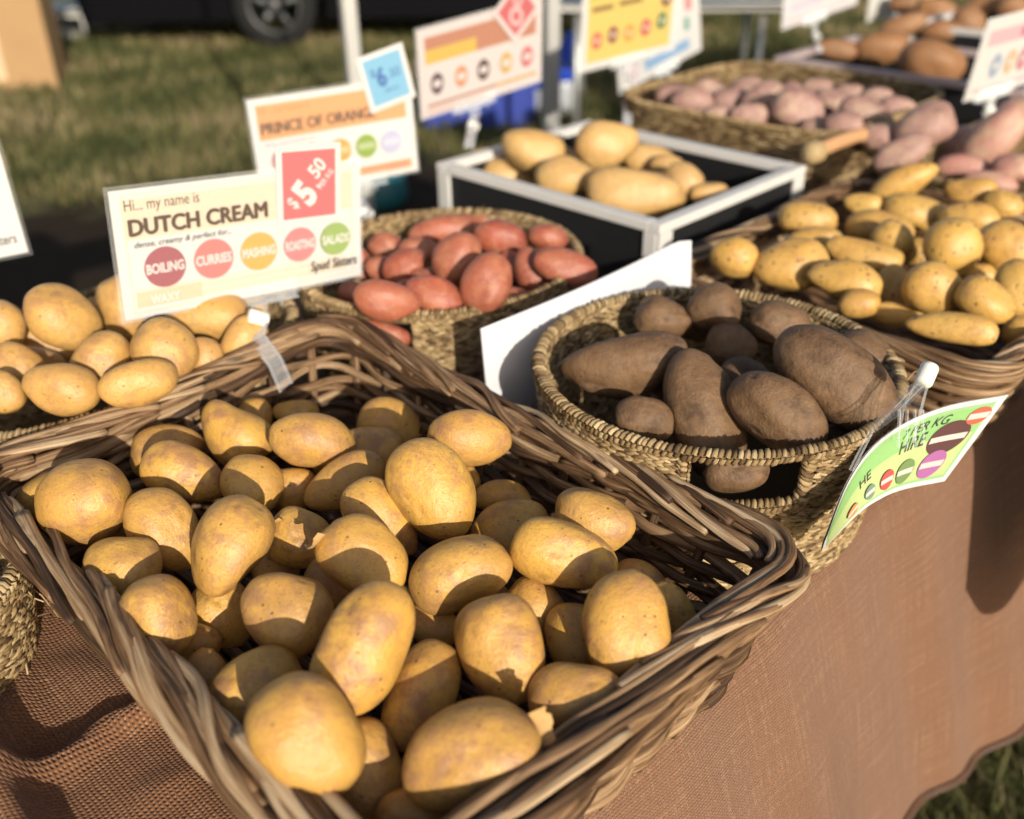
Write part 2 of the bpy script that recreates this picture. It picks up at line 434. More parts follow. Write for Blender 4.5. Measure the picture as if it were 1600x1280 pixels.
# blades: dense near the table front, tufts further off (one mass nobody could count)
BL = NT("grass_blades"); a_ = BL.attr(); sp_ = BL.n("SeparateXYZ"); BL.l(a_.outputs["Vector"], sp_.inputs[0])
BL.fin(BL.ramp(sp_.outputs[2], [(0, (.03, .042, .012)), (.35, (.085, .09, .03)), (.7, (.18, .152, .064)), (1, (.29, .225, .125))]), .7, None, .2)
def blades(N, xy, hmin, hmax, wd, rng):
    pts = xy; az = rng.uniform(0, 6.28, N); h = rng.uniform(hmin, hmax, N); wv = wd * rng.uniform(.6, 1.3, N); ln = rng.uniform(.2, .8, N) * h
    dx = np.stack([np.cos(az), np.sin(az), 0 * az], 1); dy = np.stack([-np.sin(az), np.cos(az), 0 * az], 1); z = np.array([0, 0, 1.])
    b = np.concatenate([pts, np.zeros((N, 1))], 1)
    v = np.stack([b - dx * wv[:, None], b + dx * wv[:, None], b + dx * (wv * .7)[:, None] + dy * (ln * .4)[:, None] + z * (h * .6)[:, None], b - dx * (wv * .7)[:, None] + dy * (ln * .4)[:, None] + z * (h * .6)[:, None], b + dy * ln[:, None] + z * h[:, None]], 1)
    i = np.arange(N)[:, None] * 5
    f = np.concatenate([i, i + 1, i + 2, i + 3], 1).tolist() + np.concatenate([i + 3, i + 2, i + 4], 1).tolist()
    t = np.clip(rng.normal(.5, .22, N), 0, 1); A = np.zeros((N, 5, 3)); A[..., 2] = t[:, None]
    return v.reshape(-1, 3), f, A.reshape(-1, 3)
mb = MB(); r_ = np.random.default_rng(3)
N = 26000; mb.add(*blades(N, np.stack([r_.uniform(.1, 2.6, N), r_.uniform(.2, 2.6, N)], 1), .03, .09, .0022, r_)[:2], 0, None)
mb.a[-1] = blades(N, np.zeros((N, 2)), .03, .09, .002, r_)[2]
N = 70000; th_ = r_.uniform(-.62, .5, N); rr_ = r_.uniform(2.4, 12, N); xy_ = np.stack([rr_ * np.sin(th_), rr_ * np.cos(th_)], 1)
cl = np.sin(xy_[:, 0] * 3.1 + np.sin(xy_[:, 1] * 2.3) * 2) * np.sin(xy_[:, 1] * 2.7 + np.sin(xy_[:, 0] * 1.7) * 2)
sb = C45 * (xy_[:, 0] - xy_[:, 1]); tb2 = C45 * (xy_[:, 0] + xy_[:, 1])
edge = -4.25 + .35 * np.sin(tb2 * 3.3) + .25 * np.sin(tb2 * 7.9 + 1) + r_.normal(0, .12, N)
xy_ = xy_[~((sb > edge) & (tb2 < 3.2))]; N = len(xy_); cl = np.sin(xy_[:, 0] * 3.1 + np.sin(xy_[:, 1] * 2.3) * 2) * np.sin(xy_[:, 1] * 2.7 + np.sin(xy_[:, 0] * 1.7) * 2)  # no blades over the ground that is darkened as shade
v_, f_, a2_ = blades(N, xy_, .03, .085, .006, r_); a2_ = a2_.reshape(N, 5, 3); a2_[..., 2] = np.clip(a2_[..., 2] + .42 * cl[:, None], 0, 1)
mb.add(v_, f_, 0, a2_.reshape(-1, 3))
tag(mb.build("grass", BL.mat, smooth=False), "rough grass blades growing behind and in front of the stall", "grass", kind="stuff")

# table under the cloth
M_PLY = plain("table_board", (.35, .26, .17), .7); M_STEEL = plain("grey_steel", (.42, .42, .40), .4, .5, Metallic=.7)
tb = thing("trestle_table", "long trestle table hidden beneath the brown hessian cloth", "table", W(-.69, 1.2, 0), -math.pi / 4)
b = MB(); b.box((0, 0, .78), (.40, 2.0, .0125), bev=.004); b.build("table_top", M_PLY, tb)
for y in (-1.6, 0, 1.6):
    for x in (-.33, .33):
        b = MB(); b.sweep([(x, y, .766), (x, y, .4), (x, y, 0)], .016, 10); b.build("leg", M_STEEL, tb)

CL = NT("hessian"); a_ = CL.attr(); sp_ = CL.n("SeparateXYZ"); CL.l(a_.outputs["Vector"], sp_.inputs[0])
def thread(ax, off):
    k = CL.math('ADD', CL.math('MULTIPLY', sp_.outputs[ax], 2 * math.pi / .0031), off)
    return CL.math('ADD', CL.math('MULTIPLY', CL.math('SINE', k), .5), .5)
wob_ = CL.n("TexNoise"); wob_.inputs["Scale"].default_value = 90; CL.l(a_.outputs["Vector"], wob_.inputs["Vector"])
off_ = CL.math('MULTIPLY', wob_.outputs["Fac"], 5.0)
ta = thread(0, off_); tb_ = thread(1, off_)
wv_ = CL.math('MULTIPLY', ta, tb_)
slub = CL.noise(a_.outputs["Vector"], 300, 3)
big_ = CL.noise(a_.outputs["Vector"], 7, 4)
c_ = CL.mix(CL.ramp(wv_, [(.05, 0), (.5, 1)]), (.135, .064, .034), (.345, .178, .09))
c_ = CL.mix(CL.math('MULTIPLY', CL.ramp(slub, [(.45, 0), (.7, 1)]), .35), c_, (.43, .245, .13))
cb_ = CL.n("CombineXYZ"); CL.l(CL.math('MULTIPLY', sp_.outputs[0], 9.0), cb_.inputs[0]); CL.l(CL.math('MULTIPLY', sp_.outputs[1], 260.0), cb_.inputs[1])
cb2_ = CL.n("CombineXYZ"); CL.l(CL.math('MULTIPLY', sp_.outputs[0], 260.0), cb2_.inputs[0]); CL.l(CL.math('MULTIPLY', sp_.outputs[1], 9.0), cb2_.inputs[1])
thr_ = CL.math('ADD', CL.noise(cb_.outputs[0], 1.0, 3, .6), CL.noise(cb2_.outputs[0], 1.0, 3, .6))
c_ = CL.mix(CL.math('MULTIPLY', CL.ramp(thr_, [(.78, 0), (1.0, 1)]), .55), c_, (.19, .082, .037))
c_ = CL.mix(CL.math('MULTIPLY', CL.ramp(thr_, [(.72, 1), (.95, 0)]), .25), c_, (.48, .265, .135))
c_ = CL.mix(CL.math('MULTIPLY', CL.ramp(big_, [(.4, 0), (.7, 1)]), .25), c_, (.27, .125, .06))
CL.fin(c_, .95, CL.bump(CL.math('ADD', wv_, CL.math('MULTIPLY', slub, .6)), 1.0, .0016), .1, **{"Sheen Weight": .15})

def seg_d(x, y, a, b2):
    a = np.array(a); b2 = np.array(b2); d = b2 - a; L = d @ d
    t = np.clip(((x - a[0]) * d[0] + (y - a[1]) * d[1]) / L, 0, 1)
    return np.hypot(x - a[0] - t * d[0], y - a[1] - t * d[1]), t
t_ = np.concatenate([np.arange(-1.4, -.35, .03), np.arange(-.35, 1.6, .008), np.arange(1.6, 3.4, .03)])
# profile across: back drop, top, rolled front edge, drop flaring outward
prof = []
for z in np.linspace(.25, .79, 12): prof.append((-1.125 - .02 * (.79 - z), z, 0))
prof.append((-1.115, .8, 0))
for s in np.arange(-1.10, -.305, .008): prof.append((s, .803, 0))
for k in np.linspace(0, 1, 9)[1:]:
    an = k * rad(72); prof.append((-.305 + .045 * math.sin(an), .803 - .045 * (1 - math.cos(an)), k * .4))
s0, z0_ = prof[-1][:2]
for k in np.linspace(0, 1, 60)[1:]:
    prof.append((s0 + .100 * k ** .9, z0_ - k * (z0_ - .42), .4 + .6 * k))
prof = np.array(prof)
arc = np.concatenate([[0], np.cumsum(np.hypot(np.diff(prof[:, 0]), np.diff(prof[:, 1])))])
TT, SS = np.meshgrid(t_, prof[:, 0], indexing='ij'); ZZ = np.repeat(prof[None, :, 1], len(t_), 0); DD = np.repeat(prof[None, :, 2], len(t_), 0)
top = (ZZ > .79) & (DD == 0)
ZZ = ZZ + np.where(top, .0012 * np.sin(TT * 41 + SS * 23) + .001 * np.sin(SS * 67 - TT * 19), 0)
hem = -.02 + .065 * np.sin((.85 - TT) * 4.0) + .002 * np.sin(TT * 31)
ZZ = ZZ + np.where(DD > .4, hem * (DD - .4) / .6, 0)
SS = SS + np.where(DD > 0, DD ** 1.3 * (.010 * np.sin(TT * 11 + 1.2 + ZZ * 2) + .004 * np.sin(TT * 23 + .5) + .022 * np.sin(TT * 3.6 + 2.2)) + DD * .004 * np.sin(TT * 47 + ZZ * 9), 0)
# creases in the loose cloth at the near left corner
def crease(pix, h, wd):
    global ZZ
    pts = [ST(P(x, y, .803)) for x, y in pix]; best = np.full(TT.shape, 9.0)
    for a, b2 in zip(pts[:-1], pts[1:]):
        d, _ = seg_d(SS, TT, a[:2], b2[:2]); best = np.minimum(best, d)
    ZZ = ZZ + np.where(top, h * np.exp(-(best / wd) ** 2), 0)
crease([(265, 1105), (170, 1140), (110, 1190), (30, 1235), (-160, 1290)], .014, .010)
crease([(60, 900), (36, 1000), (30, 1080), (10, 1200), (-60, 1400)], .016, .013)
crease([(-160, 1050), (-30, 1210), (30, 1310), (80, 1420)], .035, .018)
crease([(240, 1240), (300, 1215), (380, 1300)], .005, .013)
crease([(110, 1040), (190, 1085), (300, 1100)], .004, .016)
nT, nS = TT.shape
V = np.stack([C45 * (SS + TT), C45 * (TT - SS), ZZ], -1).reshape(-1, 3)
A = np.stack([TT, np.repeat(arc[None], nT, 0), 0 * TT], -1).reshape(-1, 3)
i_, j_ = np.meshgrid(np.arange(nT - 1), np.arange(nS - 1), indexing='ij'); k_ = (i_ * nS + j_).ravel()
mb = MB(); mb.add(V, np.stack([k_, k_ + nS, k_ + nS + 1, k_ + 1], 1).tolist(), 0, A)
cloth = tag(mb.build("tablecloth", CL.mat), "brown hessian cloth covering the stall table and hanging down its front", "tablecloth")
# rolled stitched hem
mb = MB(); hp = V.reshape(nT, nS, 3)[:, -1]; mb.sweep(hp + [0, 0, .002], .006, 6, 0, .3)
mb.build("hem", CL.mat, cloth)

# ------------------------------------------------------------------ wicker baskets
def rrect(wd, ht, r, n=720):
    """closed rounded rectangle, equal parameter per side so that levels line up"""
    out = []
    hw, hh = wd / 2 - r, ht / 2 - r
    segs = [((hw, -hh), (hw, hh), 0), ((hw, hh), 90), ((hw, hh), (-hw, hh), 0), ((-hw, hh), 180), ((-hw, hh), (-hw, -hh), 0), ((-hw, -hh), 270), ((-hw, -hh), (hw, -hh), 0), ((hw, -hh), 360)]
    pts = []
    q = [(1, 0, hh), (0, 1, hw), (-1, 0, hh), (0, -1, hw)]
    cs = [(hw, hh), (-hw, hh), (-hw, -hh), (hw, -hh)]
    for k in range(4):
        a0 = k * math.pi / 2
        c = cs[k]; pc = cs[k - 1]
        nx, ny = math.cos(a0), math.sin(a0)
        m_ = 120
        for i in range(m_): 
            f = i / m_; pts.append(((pc[0] + (c[0] - pc[0]) * f) + nx * r, (pc[1] + (c[1] - pc[1]) * f) + ny * r, nx, ny))
        for i in range(60):
            an = a0 + (i / 60) * math.pi / 2; pts.append((c[0] + r * math.cos(an), c[1] + r * math.sin(an), math.cos(an), math.sin(an)))
    return np.array(pts)
def at(path, p):
    n = len(path); x = (np.asarray(p) % 1) * n; i = np.floor(x).astype(int) % n; f = (x - np.floor(x))[:, None]
    return path[i] * (1 - f) + path[(i + 1) % n] * f
def arcparam(path):
    d = np.linalg.norm(np.roll(path[:, :2], -1, 0) - path[:, :2], axis=1); c = np.concatenate([[0], np.cumsum(d)]); return c, c[-1]

def wicker_basket(label, s, t, z, ws, wt, H, flare=.035, rc=.034, seed=1, group=None, rz=-math.pi / 4, lift=None):
    rng = np.random.default_rng(seed)
    root = thing("wicker_basket", label, "basket", W(s, t, z), rz, group)
    lv = lambda k: rrect(ws - 2 * flare * (1 - k), wt - 2 * flare * (1 - k), rc)
    cum, L = arcparam(lv(1))
    n_st = int(L / .046) // 2 * 2
    inv = np.interp(np.linspace(0, 1, 2001), cum / L, np.linspace(0, 1, len(cum)))
    toP = lambda a: np.interp(np.asarray(a) % 1, np.linspace(0, 1, 2001), inv)    # arc fraction to path parameter
    lf = lift if lift else (lambda xy: 0 * xy[:, 0])
    # weavers
    mb = MB(); rows = int((H - .012) / .0080)
    for r in range(rows):
        k0 = (r + .6) / rows; a = rng.uniform()
        end = a + 1.0
        while a < end:
            ln = min(rng.uniform(.22, .5) / L, end - a + .03); K = max(8, int(ln * L / .008))
            aa = np.linspace(a, a + ln, K); pp = toP(aa)
            kk = np.clip(k0 + .02 * np.sin(aa * 20 + r) + rng.normal(0, .006), 0, 1)
            q0 = at(lv(0), pp); q1 = at(lv(1), pp); q = q0 * (1 - kk[:, None]) + q1 * kk[:, None]
            off = .0040 * np.cos(math.pi * (aa * n_st + r)) + .0012 * np.sin(aa * 50 + rng.uniform(0, 6))
            x = q[:, :2] + q[:, 2:] * off[:, None]
            zz = .008 + kk * (H - .016) + lf(x) * kk ** 2 + .0012 * np.sin(aa * 90 + rng.uniform(0, 6))
            R = rng.uniform(.0036, .0050) * (1 + .1 * np.sin(aa * 40 + rng.uniform(0, 6)))
            R[:2] *= .75; R[-2:] *= .75
            mb.sweep(np.stack([x[:, 0], x[:, 1], zz], 1), R, 7, 0, float(np.clip(rng.normal(.42, .2), 0, 1)))
            a += ln - .012 / L
    mb.build("woven_wall", M_WILLOW, root)
    # stakes
    mb = MB()
    for i in range(n_st):
        p = toP(np.array([i / n_st])); q0 = at(lv(0), p)[0]; q1 = at(lv(1), p)[0]
        pts = [(*(q0[:2] * (1 - k) + q1[:2] * k), .004 + k * (H - .006)) for k in np.linspace(0, 1, 5)]
        mb.sweep(pts, .0042, 7, 0, float(np.clip(rng.normal(.3, .15), 0, 1)))
    mb.build("stakes", M_WILLOW, root)
    # base
    mb = MB(); q = lv(0); hw = ws / 2 - flare; hh = wt / 2 - flare
    for i, y in enumerate(np.arange(-hh + .008, hh - .004, .0105)):
        cut = hw - max(0, abs(y) - (hh - rc)) * .9 - .003
        xs = np.linspace(-cut, cut, 40); mb.sweep(np.stack([xs, 0 * xs + y, .009 + .004 * np.sin(xs * 60 + i * math.pi)], 1), .0052, 6, 0, float(rng.uniform(.05, .45)))
    mb.build("base", M_WILLOW, root)
    # rolled border: each stake bends over, comes up inside, runs along the top and ends low outside
    mb = MB(); nb = int(L / .019)
    for i in range(nb):
        a0 = i / nb + rng.normal(0, .006); sp = rng.uniform(.13, .30); K = 34
        uu = np.linspace(0, 1, K); aa = a0 + uu * sp / L; q = at(lv(1), toP(aa))
        ph = rad(rng.uniform(115, 205)) - uu * rad(rng.uniform(110, 235)) + .16 * np.sin(uu * 8 + rng.uniform(0, 6))
        Rr = .0092 * rng.uniform(.7, 1.35) * (1 + .14 * np.sin(uu * 6 + rng.uniform(0, 6)))
        off = np.cos(ph) * Rr * 1.3
        zz = H - .003 + np.sin(ph) * Rr * .9
        x = q[:, :2] + q[:, 2:] * off[:, None]
        zz = zz + lf(x)
        rr = rng.uniform(.0026, .0043) * (1 - .22 * uu ** 2) * (1 + .09 * np.sin(uu * 25 + i)); rr[-1] *= .8
        mb.sweep(np.stack([x[:, 0], x[:, 1], zz], 1), rr, 8, 0, float(np.clip(rng.normal(.50, .28), 0, 1)), flat=rng.uniform(.6, .95))
    # rods lying in the roll and just below it
    for j, (o2, z2) in enumerate(((-.006, -.006), (.0, .001), (.007, -.007), (.003, -.012), (-.005, -.015), (.006, -.018))):
        a = rng.uniform()
        end = a + 1
        while a < end:
            ln = rng.uniform(.14, .34) / L; K = int(ln * L / .008)
            aa = np.linspace(a, a + ln, K); q = at(lv(1), toP(aa)); x = q[:, :2] + q[:, 2:] * (o2 + .002 * np.sin(aa * 60 + j))[:, None]
            mb.sweep(np.stack([x[:, 0], x[:, 1], H - .001 + z2 + lf(x) + .0015 * np.sin(aa * 80 + j)], 1), rng.uniform(.0038, .0052), 7, 0, float(rng.uniform(.1, .75)))
            a += ln - .01 / L
    mb.build("border", M_WILLOW, root)
    return root

# ------------------------------------------------------------------ seagrass baskets
def seagrass_basket(label, s, t, z, a, b, H, ex=2.0, taper=.88, holes=(), seed=1, row=.0052, st=.0074, inner=True, rz=-math.pi / 4, cat="basket"):
    rng = np.random.default_rng(seed)
    root = thing("seagrass_basket", label, cat, W(s, t, z), rz)
    th = np.linspace(0, 2 * math.pi, 1441)
    sx = np.sign(np.cos(th)) * np.abs(np.cos(th)) ** (2 / ex); sy = np.sign(np.sin(th)) * np.abs(np.sin(th)) ** (2 / ex)
    px, py = a * sx, b * sy
    cum = np.concatenate([[0], np.cumsum(np.hypot(np.diff(px), np.diff(py)))]); L = cum[-1]
    def surf(u, zz, off):
        """u arc metres, zz height, off outward"""
        x = np.interp(u % L, cum, px); y = np.interp(u % L, cum, py)
        e = 1e-3; dx = np.interp((u + e) % L, cum, px) - np.interp((u - e) % L, cum, px); dy = np.interp((u + e) % L, cum, py) - np.interp((u - e) % L, cum, py)
        ln = np.hypot(dx, dy) + 1e-9; nx, ny = dy / ln, -dx / ln
        k = taper + (1 - taper) * np.clip(zz / H, 0, 1) ** .7
        return np.stack([x * k + nx * off, y * k + ny * off, zz], -1)
    hl = []
    for (ang, hwid, z0, z1) in holes:
        uc = np.interp(ang % 360, np.degrees(np.unwrap(np.arctan2(py, px))), cum); hl.append((uc, hwid, z0, z1))
    def inhole(u, zz, pad=0):
        r = np.zeros(np.shape(u), bool)
        for (uc, hw, z0, z1) in hl:
            d = np.abs((u - uc + L / 2) % L - L / 2); r |= (d < hw + pad) & (zz > z0 - pad) & (zz < z1 + pad)
        return r
    # wall: braided cord rows, each stitch slanting against the next row
    mb = MB(); n = int(L / st); rows = int(H / row)
    for sgn in ((1, -1) if inner else (1,)):
        for r in range(rows):
            zc = (r + .5) * H / rows
            for lay in (0, 1):
                u = (np.arange(n) + .5 * ((r + lay) % 2) + rng.normal(0, .10, n)) * L / n
                zl = zc + (lay - .5) * row * .5 + rng.normal(0, .0005, n)
                ok = ~inhole(u, zl, .003)
                u, zl = u[ok], zl[ok]; N = len(u)
                if N == 0: continue
                kk = np.linspace(-1, 1, 5)[None]
                sl = (1 if lay == 0 else -1) * .0017 * (1 + rng.normal(0, .25, N))[:, None]
                uu = u[:, None] + kk * st * .82; zz = zl[:, None] + kk * sl
                of = sgn * (.0022 + .0018 * (1 - kk ** 2)) + rng.normal(0, .0005, N)[:, None] + 0 * uu
                pts = surf(uu, zz, of)
                R = .00155 * np.array([.45, .95, 1.1, .95, .45])[None] * (1 + rng.normal(0, .12, N))[:, None]
                mb.sweeps(pts, R, 5, 0, np.clip(rng.normal(.50, .24, N), 0, 1), cap=False)
    # a few loose fibres
    for i in range(26):
        u0 = rng.uniform(0, L); zz = rng.uniform(.02, H); ln = rng.uniform(.012, .035)
        if inhole(np.array(u0), np.array(zz), .004): continue
        p0 = surf(np.array([u0]), np.array([zz]), np.array([.003]))[0]; p2 = surf(np.array([u0 + rng.normal(0, .015)]), np.array([max(.004, zz + rng.normal(-.012, .012))]), np.array([.003 + ln * .5]))[0]
        p1 = (p0 + p2) / 2 + rng.normal(0, .003, 3); mb.sweep([p0, p1, p2], .0007, 4, 0, rng.uniform(.3, .9))
    mb.build("woven_wall", M_SEAGRASS, root)
    # dark core behind the stitches, and the base
    mb = MB(); nu, nz = 160, 28
    U, Z = np.meshgrid(np.linspace(0, L, nu, endpoint=False), np.linspace(0, H, nz), indexing='ij')
    v = surf(U.ravel(), Z.ravel(), np.zeros(U.size)); f = []
    for i in range(nu):
        for j in range(nz - 1):
            if inhole(np.array(U[i, j] + L / nu / 2), np.array((Z[i, j] + Z[i, j + 1]) / 2)): continue
            i2 = (i + 1) % nu; f.append([i * nz + j, i2 * nz + j, i2 * nz + j + 1, i * nz + j + 1])
    mb.add(v, f)
    bt = surf(np.linspace(0, L, nu, endpoint=False), np.full(nu, .004), np.zeros(nu)); mb.add(np.vstack([bt, [[0, 0, .004]]]), [[i, (i + 1) % nu, nu] for i in range(nu)])
    mb.build("lining", M_SEADARK, root)
    # wrapped rim
    def wrap(mb, cen, R=.0044, pitch=.0046, rr=.0021):
        seg = np.linalg.norm(np.diff(cen, axis=0), axis=1); c = np.concatenate([[0], np.cumsum(seg)]); N = int(c[-1] / pitch)
        d = np.linspace(0, c[-1] - pitch * 1.6, N)
        K = 9; kk = np.linspace(0, 1, K)
        dd = d[:, None] + kk[None] * pitch * 1.5 + rng.normal(0, .0005, N)[:, None]
        ctr = np.stack([np.interp(dd, c, cen[:, i]) for i in range(3)], -1)
        T = np.stack([np.interp(dd + .002, c, cen[:, i]) - np.interp(dd - .002, c, cen[:, i]) for i in range(3)], -1); T /= np.linalg.norm(T, axis=2, keepdims=True) + 1e-9
        ref = np.where(np.abs(T[..., 2:3]) > .8, np.array([C45, C45, 0.1]), np.array([0, 0, 1.])); n1 = np.cross(T, ref); n1 /= np.linalg.norm(n1, axis=2, keepdims=True); n2 = np.cross(n1, T)
        an = kk[None] * 2 * math.pi + .4
        Rv = R * (1 + rng.normal(0, .07, N))[:, None]
        p = ctr + (Rv * np.cos(an))[..., None] * n1 + (Rv * np.sin(an))[..., None] * n2
        mb.sweeps(p, rr * (1 + rng.normal(0, .1, N))[:, None] * np.ones((1, K)), 5, 0, np.clip(rng.normal(.55, .2, N), 0, 1), cap=False)
    mb = MB(); u = np.linspace(0, L + .012, 520); cen = surf(u, np.full(520, H + .001), np.full(520, .001)); wrap(mb, cen)
    mb.build("rim", M_SEAGRASS, root)
    mb = MB(); mb.sweep(cen, .0040, 6, 0, .15); mb.build("rim_core", M_SEAGRASS, root)
    for (uc, hw, z0, z1) in hl:
        mb = MB(); us = np.linspace(uc - hw, uc + hw, 30)
        path = np.concatenate([surf(np.full(10, uc - hw), np.linspace(z1 + .004, z0 + .006, 10), np.full(10, .001)), surf(us, np.full(30, z0), np.full(30, .001)), surf(np.full(10, uc + hw), np.linspace(z0 + .006, z1 + .004, 10), np.full(10, .001))])
        wrap(mb, path, .0042); mb.build("handle", M_SEAGRASS, root)
        mb = MB(); mb.sweep(path, .0038, 6, 0, .2); mb.build("handle_core", M_SEAGRASS, root)
    return root

# ------------------------------------------------------------------ the baskets on the stall
TZ = .8045
wicker_basket("rectangular grey brown willow basket nearest the front, heaped with smooth cream potatoes", -.485, .325, TZ, .512, .352, .112, seed=4, flare=.024,
              lift=lambda xy: .016 * np.exp(-((xy[:, 0] + .265) ** 2 + (xy[:, 1] - .14) ** 2) / .012), group="willow baskets of potatoes")
wicker_basket("willow basket at the right edge, heaped with small bright yellow potatoes", -.425, 1.075, TZ, .37, .46, .105, seed=9, flare=.022, group="willow baskets of potatoes")
seagrass_basket("round woven seagrass basket of earthy brown potatoes with a cut out handle", -.405, .652, TZ, .150, .150, .136, holes=[(314, .047, .090, .1325)], seed=2)
seagrass_basket("round seagrass basket holding red skinned potatoes behind the white card", -.785, .675, TZ, .150, .158, .126, holes=[(294, .042, .080, .118)], seed=3)
seagrass_basket("seagrass basket of cream potatoes beneath the left name card", -.885, .325, TZ, .132, .185, .110, ex=2.6, seed=5)
seagrass_basket("low seagrass basket half hidden behind the left corner of the front willow basket", -.70, .055, TZ, .105, .10, .085, seed=6)
seagrass_basket("long pale seagrass basket with rope handles, filled with dusky purple potatoes", -.88, 1.545, TZ, .215, .215, .148, ex=5, seed=7, row=.010, st=.014, holes=[(358, .07, .07, .13)])
seagrass_basket("seagrass basket of large pink potatoes at the right edge behind the yellow ones", -.41, 1.64, TZ, .20, .26, .105, ex=5, seed=8, row=.010, st=.014)

# ------------------------------------------------------------------ potatoes
FB = "cream potatoes in the front willow basket"
rows = [
 (132,785,73,72,0,-.6,"very large round potato at the far left end of the front willow basket",{'eyes':4}),
 (86,778,44,62,80,.7,"potato mostly hidden behind the large round one at the basket's left corner"),
 (262,702,60,42,-15,.5,"brownish potato with its top in shade behind the rough spotted one"),
 (288,742,70,46,28,-.1,"oblong potato with a patch of rough grey spots near the left back rim"),
 (366,675,62,50,48,-.1,"teardrop shaped potato pointing up towards the name card clip",{'taper':.3}),
 (398,648,28,28,0,.8,"small potato peeping from behind the teardrop shaped one"),
 (489,688,69,45,8,0,"smooth oval potato lit on its left, below the back corner of the willow basket"),
 (463,646,38,22,0,.9,"potato showing only its brown top against the back corner of the basket"),
 (608,662,50,42,15,.2,"short rounded potato by the back wall, left of the one resting on the rim"),
 (734,685,68,47,4,-.9,"oval potato lying highest on the heap against the long back rim"),
 (558,710,76,42,-14,.6,"long brown potato in the shade behind the knobbly upright one"),
 (677,764,88,66,52,-1.0,"big knobbly yellow potato standing up in the middle of the back row",{'knob':2,'taper':-.05}),
 (394,758,50,50,0,.2,"roundish potato in the dip just right of the rough spotted one"),
 (457,765,36,42,80,.8,"dark small potato squeezed between two lit ones, left of basket centre"),
 (540,757,70,44,-30,.3,"tilted potato with a curved shadow across it, below the long brown one"),
 (597,812,75,48,50,-.1,"slanting oval potato immediately left of the big knobbly one"),
 (258,828,76,54,48,-.1,"pear shaped potato leaning down to the right beside the large round one",{'taper':-.15}),
 (358,853,84,60,-63,-.8,"lumpy potato with a knob at its lower end, left of centre and on top",{'knob':2,'taper':.12,'bend':.12}),
 (470,843,54,48,20,.5,"shaded potato with a flake of skin, between the lumpy and torn skinned ones",{'flap':(-.8,-.3,-.6,.009,.2)}),
 (569,870,78,60,38,-.7,"potato with a torn flap of skin at its left end, in mid basket",{'knob':1,'flap':(-.9,.35,-.5,.011,.6)}),
 (717,894,84,57,-27,-.4,"smooth oval potato rising to the right at the centre of the basket"),
 (882,868,88,54,18,-.5,"long oval potato with a dimple on top, right of centre"),
 (927,816,67,50,18,-.2,"round ended potato near the right of the long back wall"),
 (797,828,64,48,-10,.6,"half shaded potato behind the dimpled long one"),
 (786,776,48,28,8,1.1,"potato low against the back wall showing a thin lit edge"),
 (716,752,36,36,0,1.0,"potato tucked behind the right side of the big knobbly one"),
 (190,890,60,57,10,.2,"round potato directly under the large one at the left end"),
 (247,965,68,60,70,.3,"potato with a dark bruise near its lower left, beside the left rim",{'bruise':(.55,.72,-.75),'eyes':3}),
 (347,960,58,50,70,.8,"dull potato in deep shade beneath the lumpy one"),
 (446,957,74,68,30,-.5,"squarish potato lit on the left, with dark dots, in front of the lumpy one",{'eyes':7}),
 (568,1012,112,70,-68,-1.0,"largest egg shaped potato, standing tall at the front centre",{'taper':.05,'bend':0.,'eyes':5}),
 (674,980,44,36,20,.9,"small potato seen in the gap right of the tall egg shaped one"),
 (655,1087,92,56,-62,.1,"narrow potato half in shade, right beside the tall egg shaped one",{'bend':0.}),
 (783,1016,88,70,75,-.5,"stout upright potato with a dimple, lit on top, near the front rim"),
 (836,958,56,52,30,.6,"potato behind the stout upright one, mottled brown on its right"),
 (900,1000,62,48,75,1.2,"yellow potato low in the gap near the right corner"),
 (977,975,84,70,80,-.5,"barrel shaped potato at the right corner, its lower half in shadow",{'taper':.05}),
 (1046,962,56,42,70,.9,"brown potato in the shade against the right corner of the basket"),
 (903,1088,80,54,0,.4,"bright yellow potato lying just behind the front rim"),
 (735,1175,116,80,-20,-.1,"longest potato, nearest the front rim, with a fold of loose skin",{'flap':(.95,.1,-.35,.013,1.9),'bend':.05,'taper':.1}),
 (481,1150,106,82,52,-.9,"largest smooth pale potato at the very front left",{'eyes':5,'bend':0.}),
 (402,1082,84,66,-40,.6,"brown shaded potato behind the large smooth one at the front"),
 (322,1058,46,36,70,1.0,"small brown potato in shade by the left rim"),
 (570,1212,88,62,70,.9,"shadowed potato low between the two large front ones"),
 (510,912,46,40,60,1.1,"potato almost lost in shade behind the squarish one"),
 (645,1275,60,44,10,1.5,"potato at the bottom of the front corner, in near darkness"),
 (1000,905,46,30,20,1.35,"potato low down under the right back wall"),
 (300,1005,44,36,30,1.35,"potato deep in the gap beside the bruised one"),
 (610,950,44,40,0,1.35,"potato buried at the centre under the tall egg shaped one"),
 (760,935,40,34,0,1.35,"potato buried behind the stout upright one"),
 (430,890,40,34,0,1.35,"potato buried in the gap left of the torn skinned one"),
 (160,830,40,36,0,1.35,"potato buried at the foot of the large round one"),
]
heap("potato", "potato", M_CREAM, rows, .907, .81, FB, 5, scale=.975)

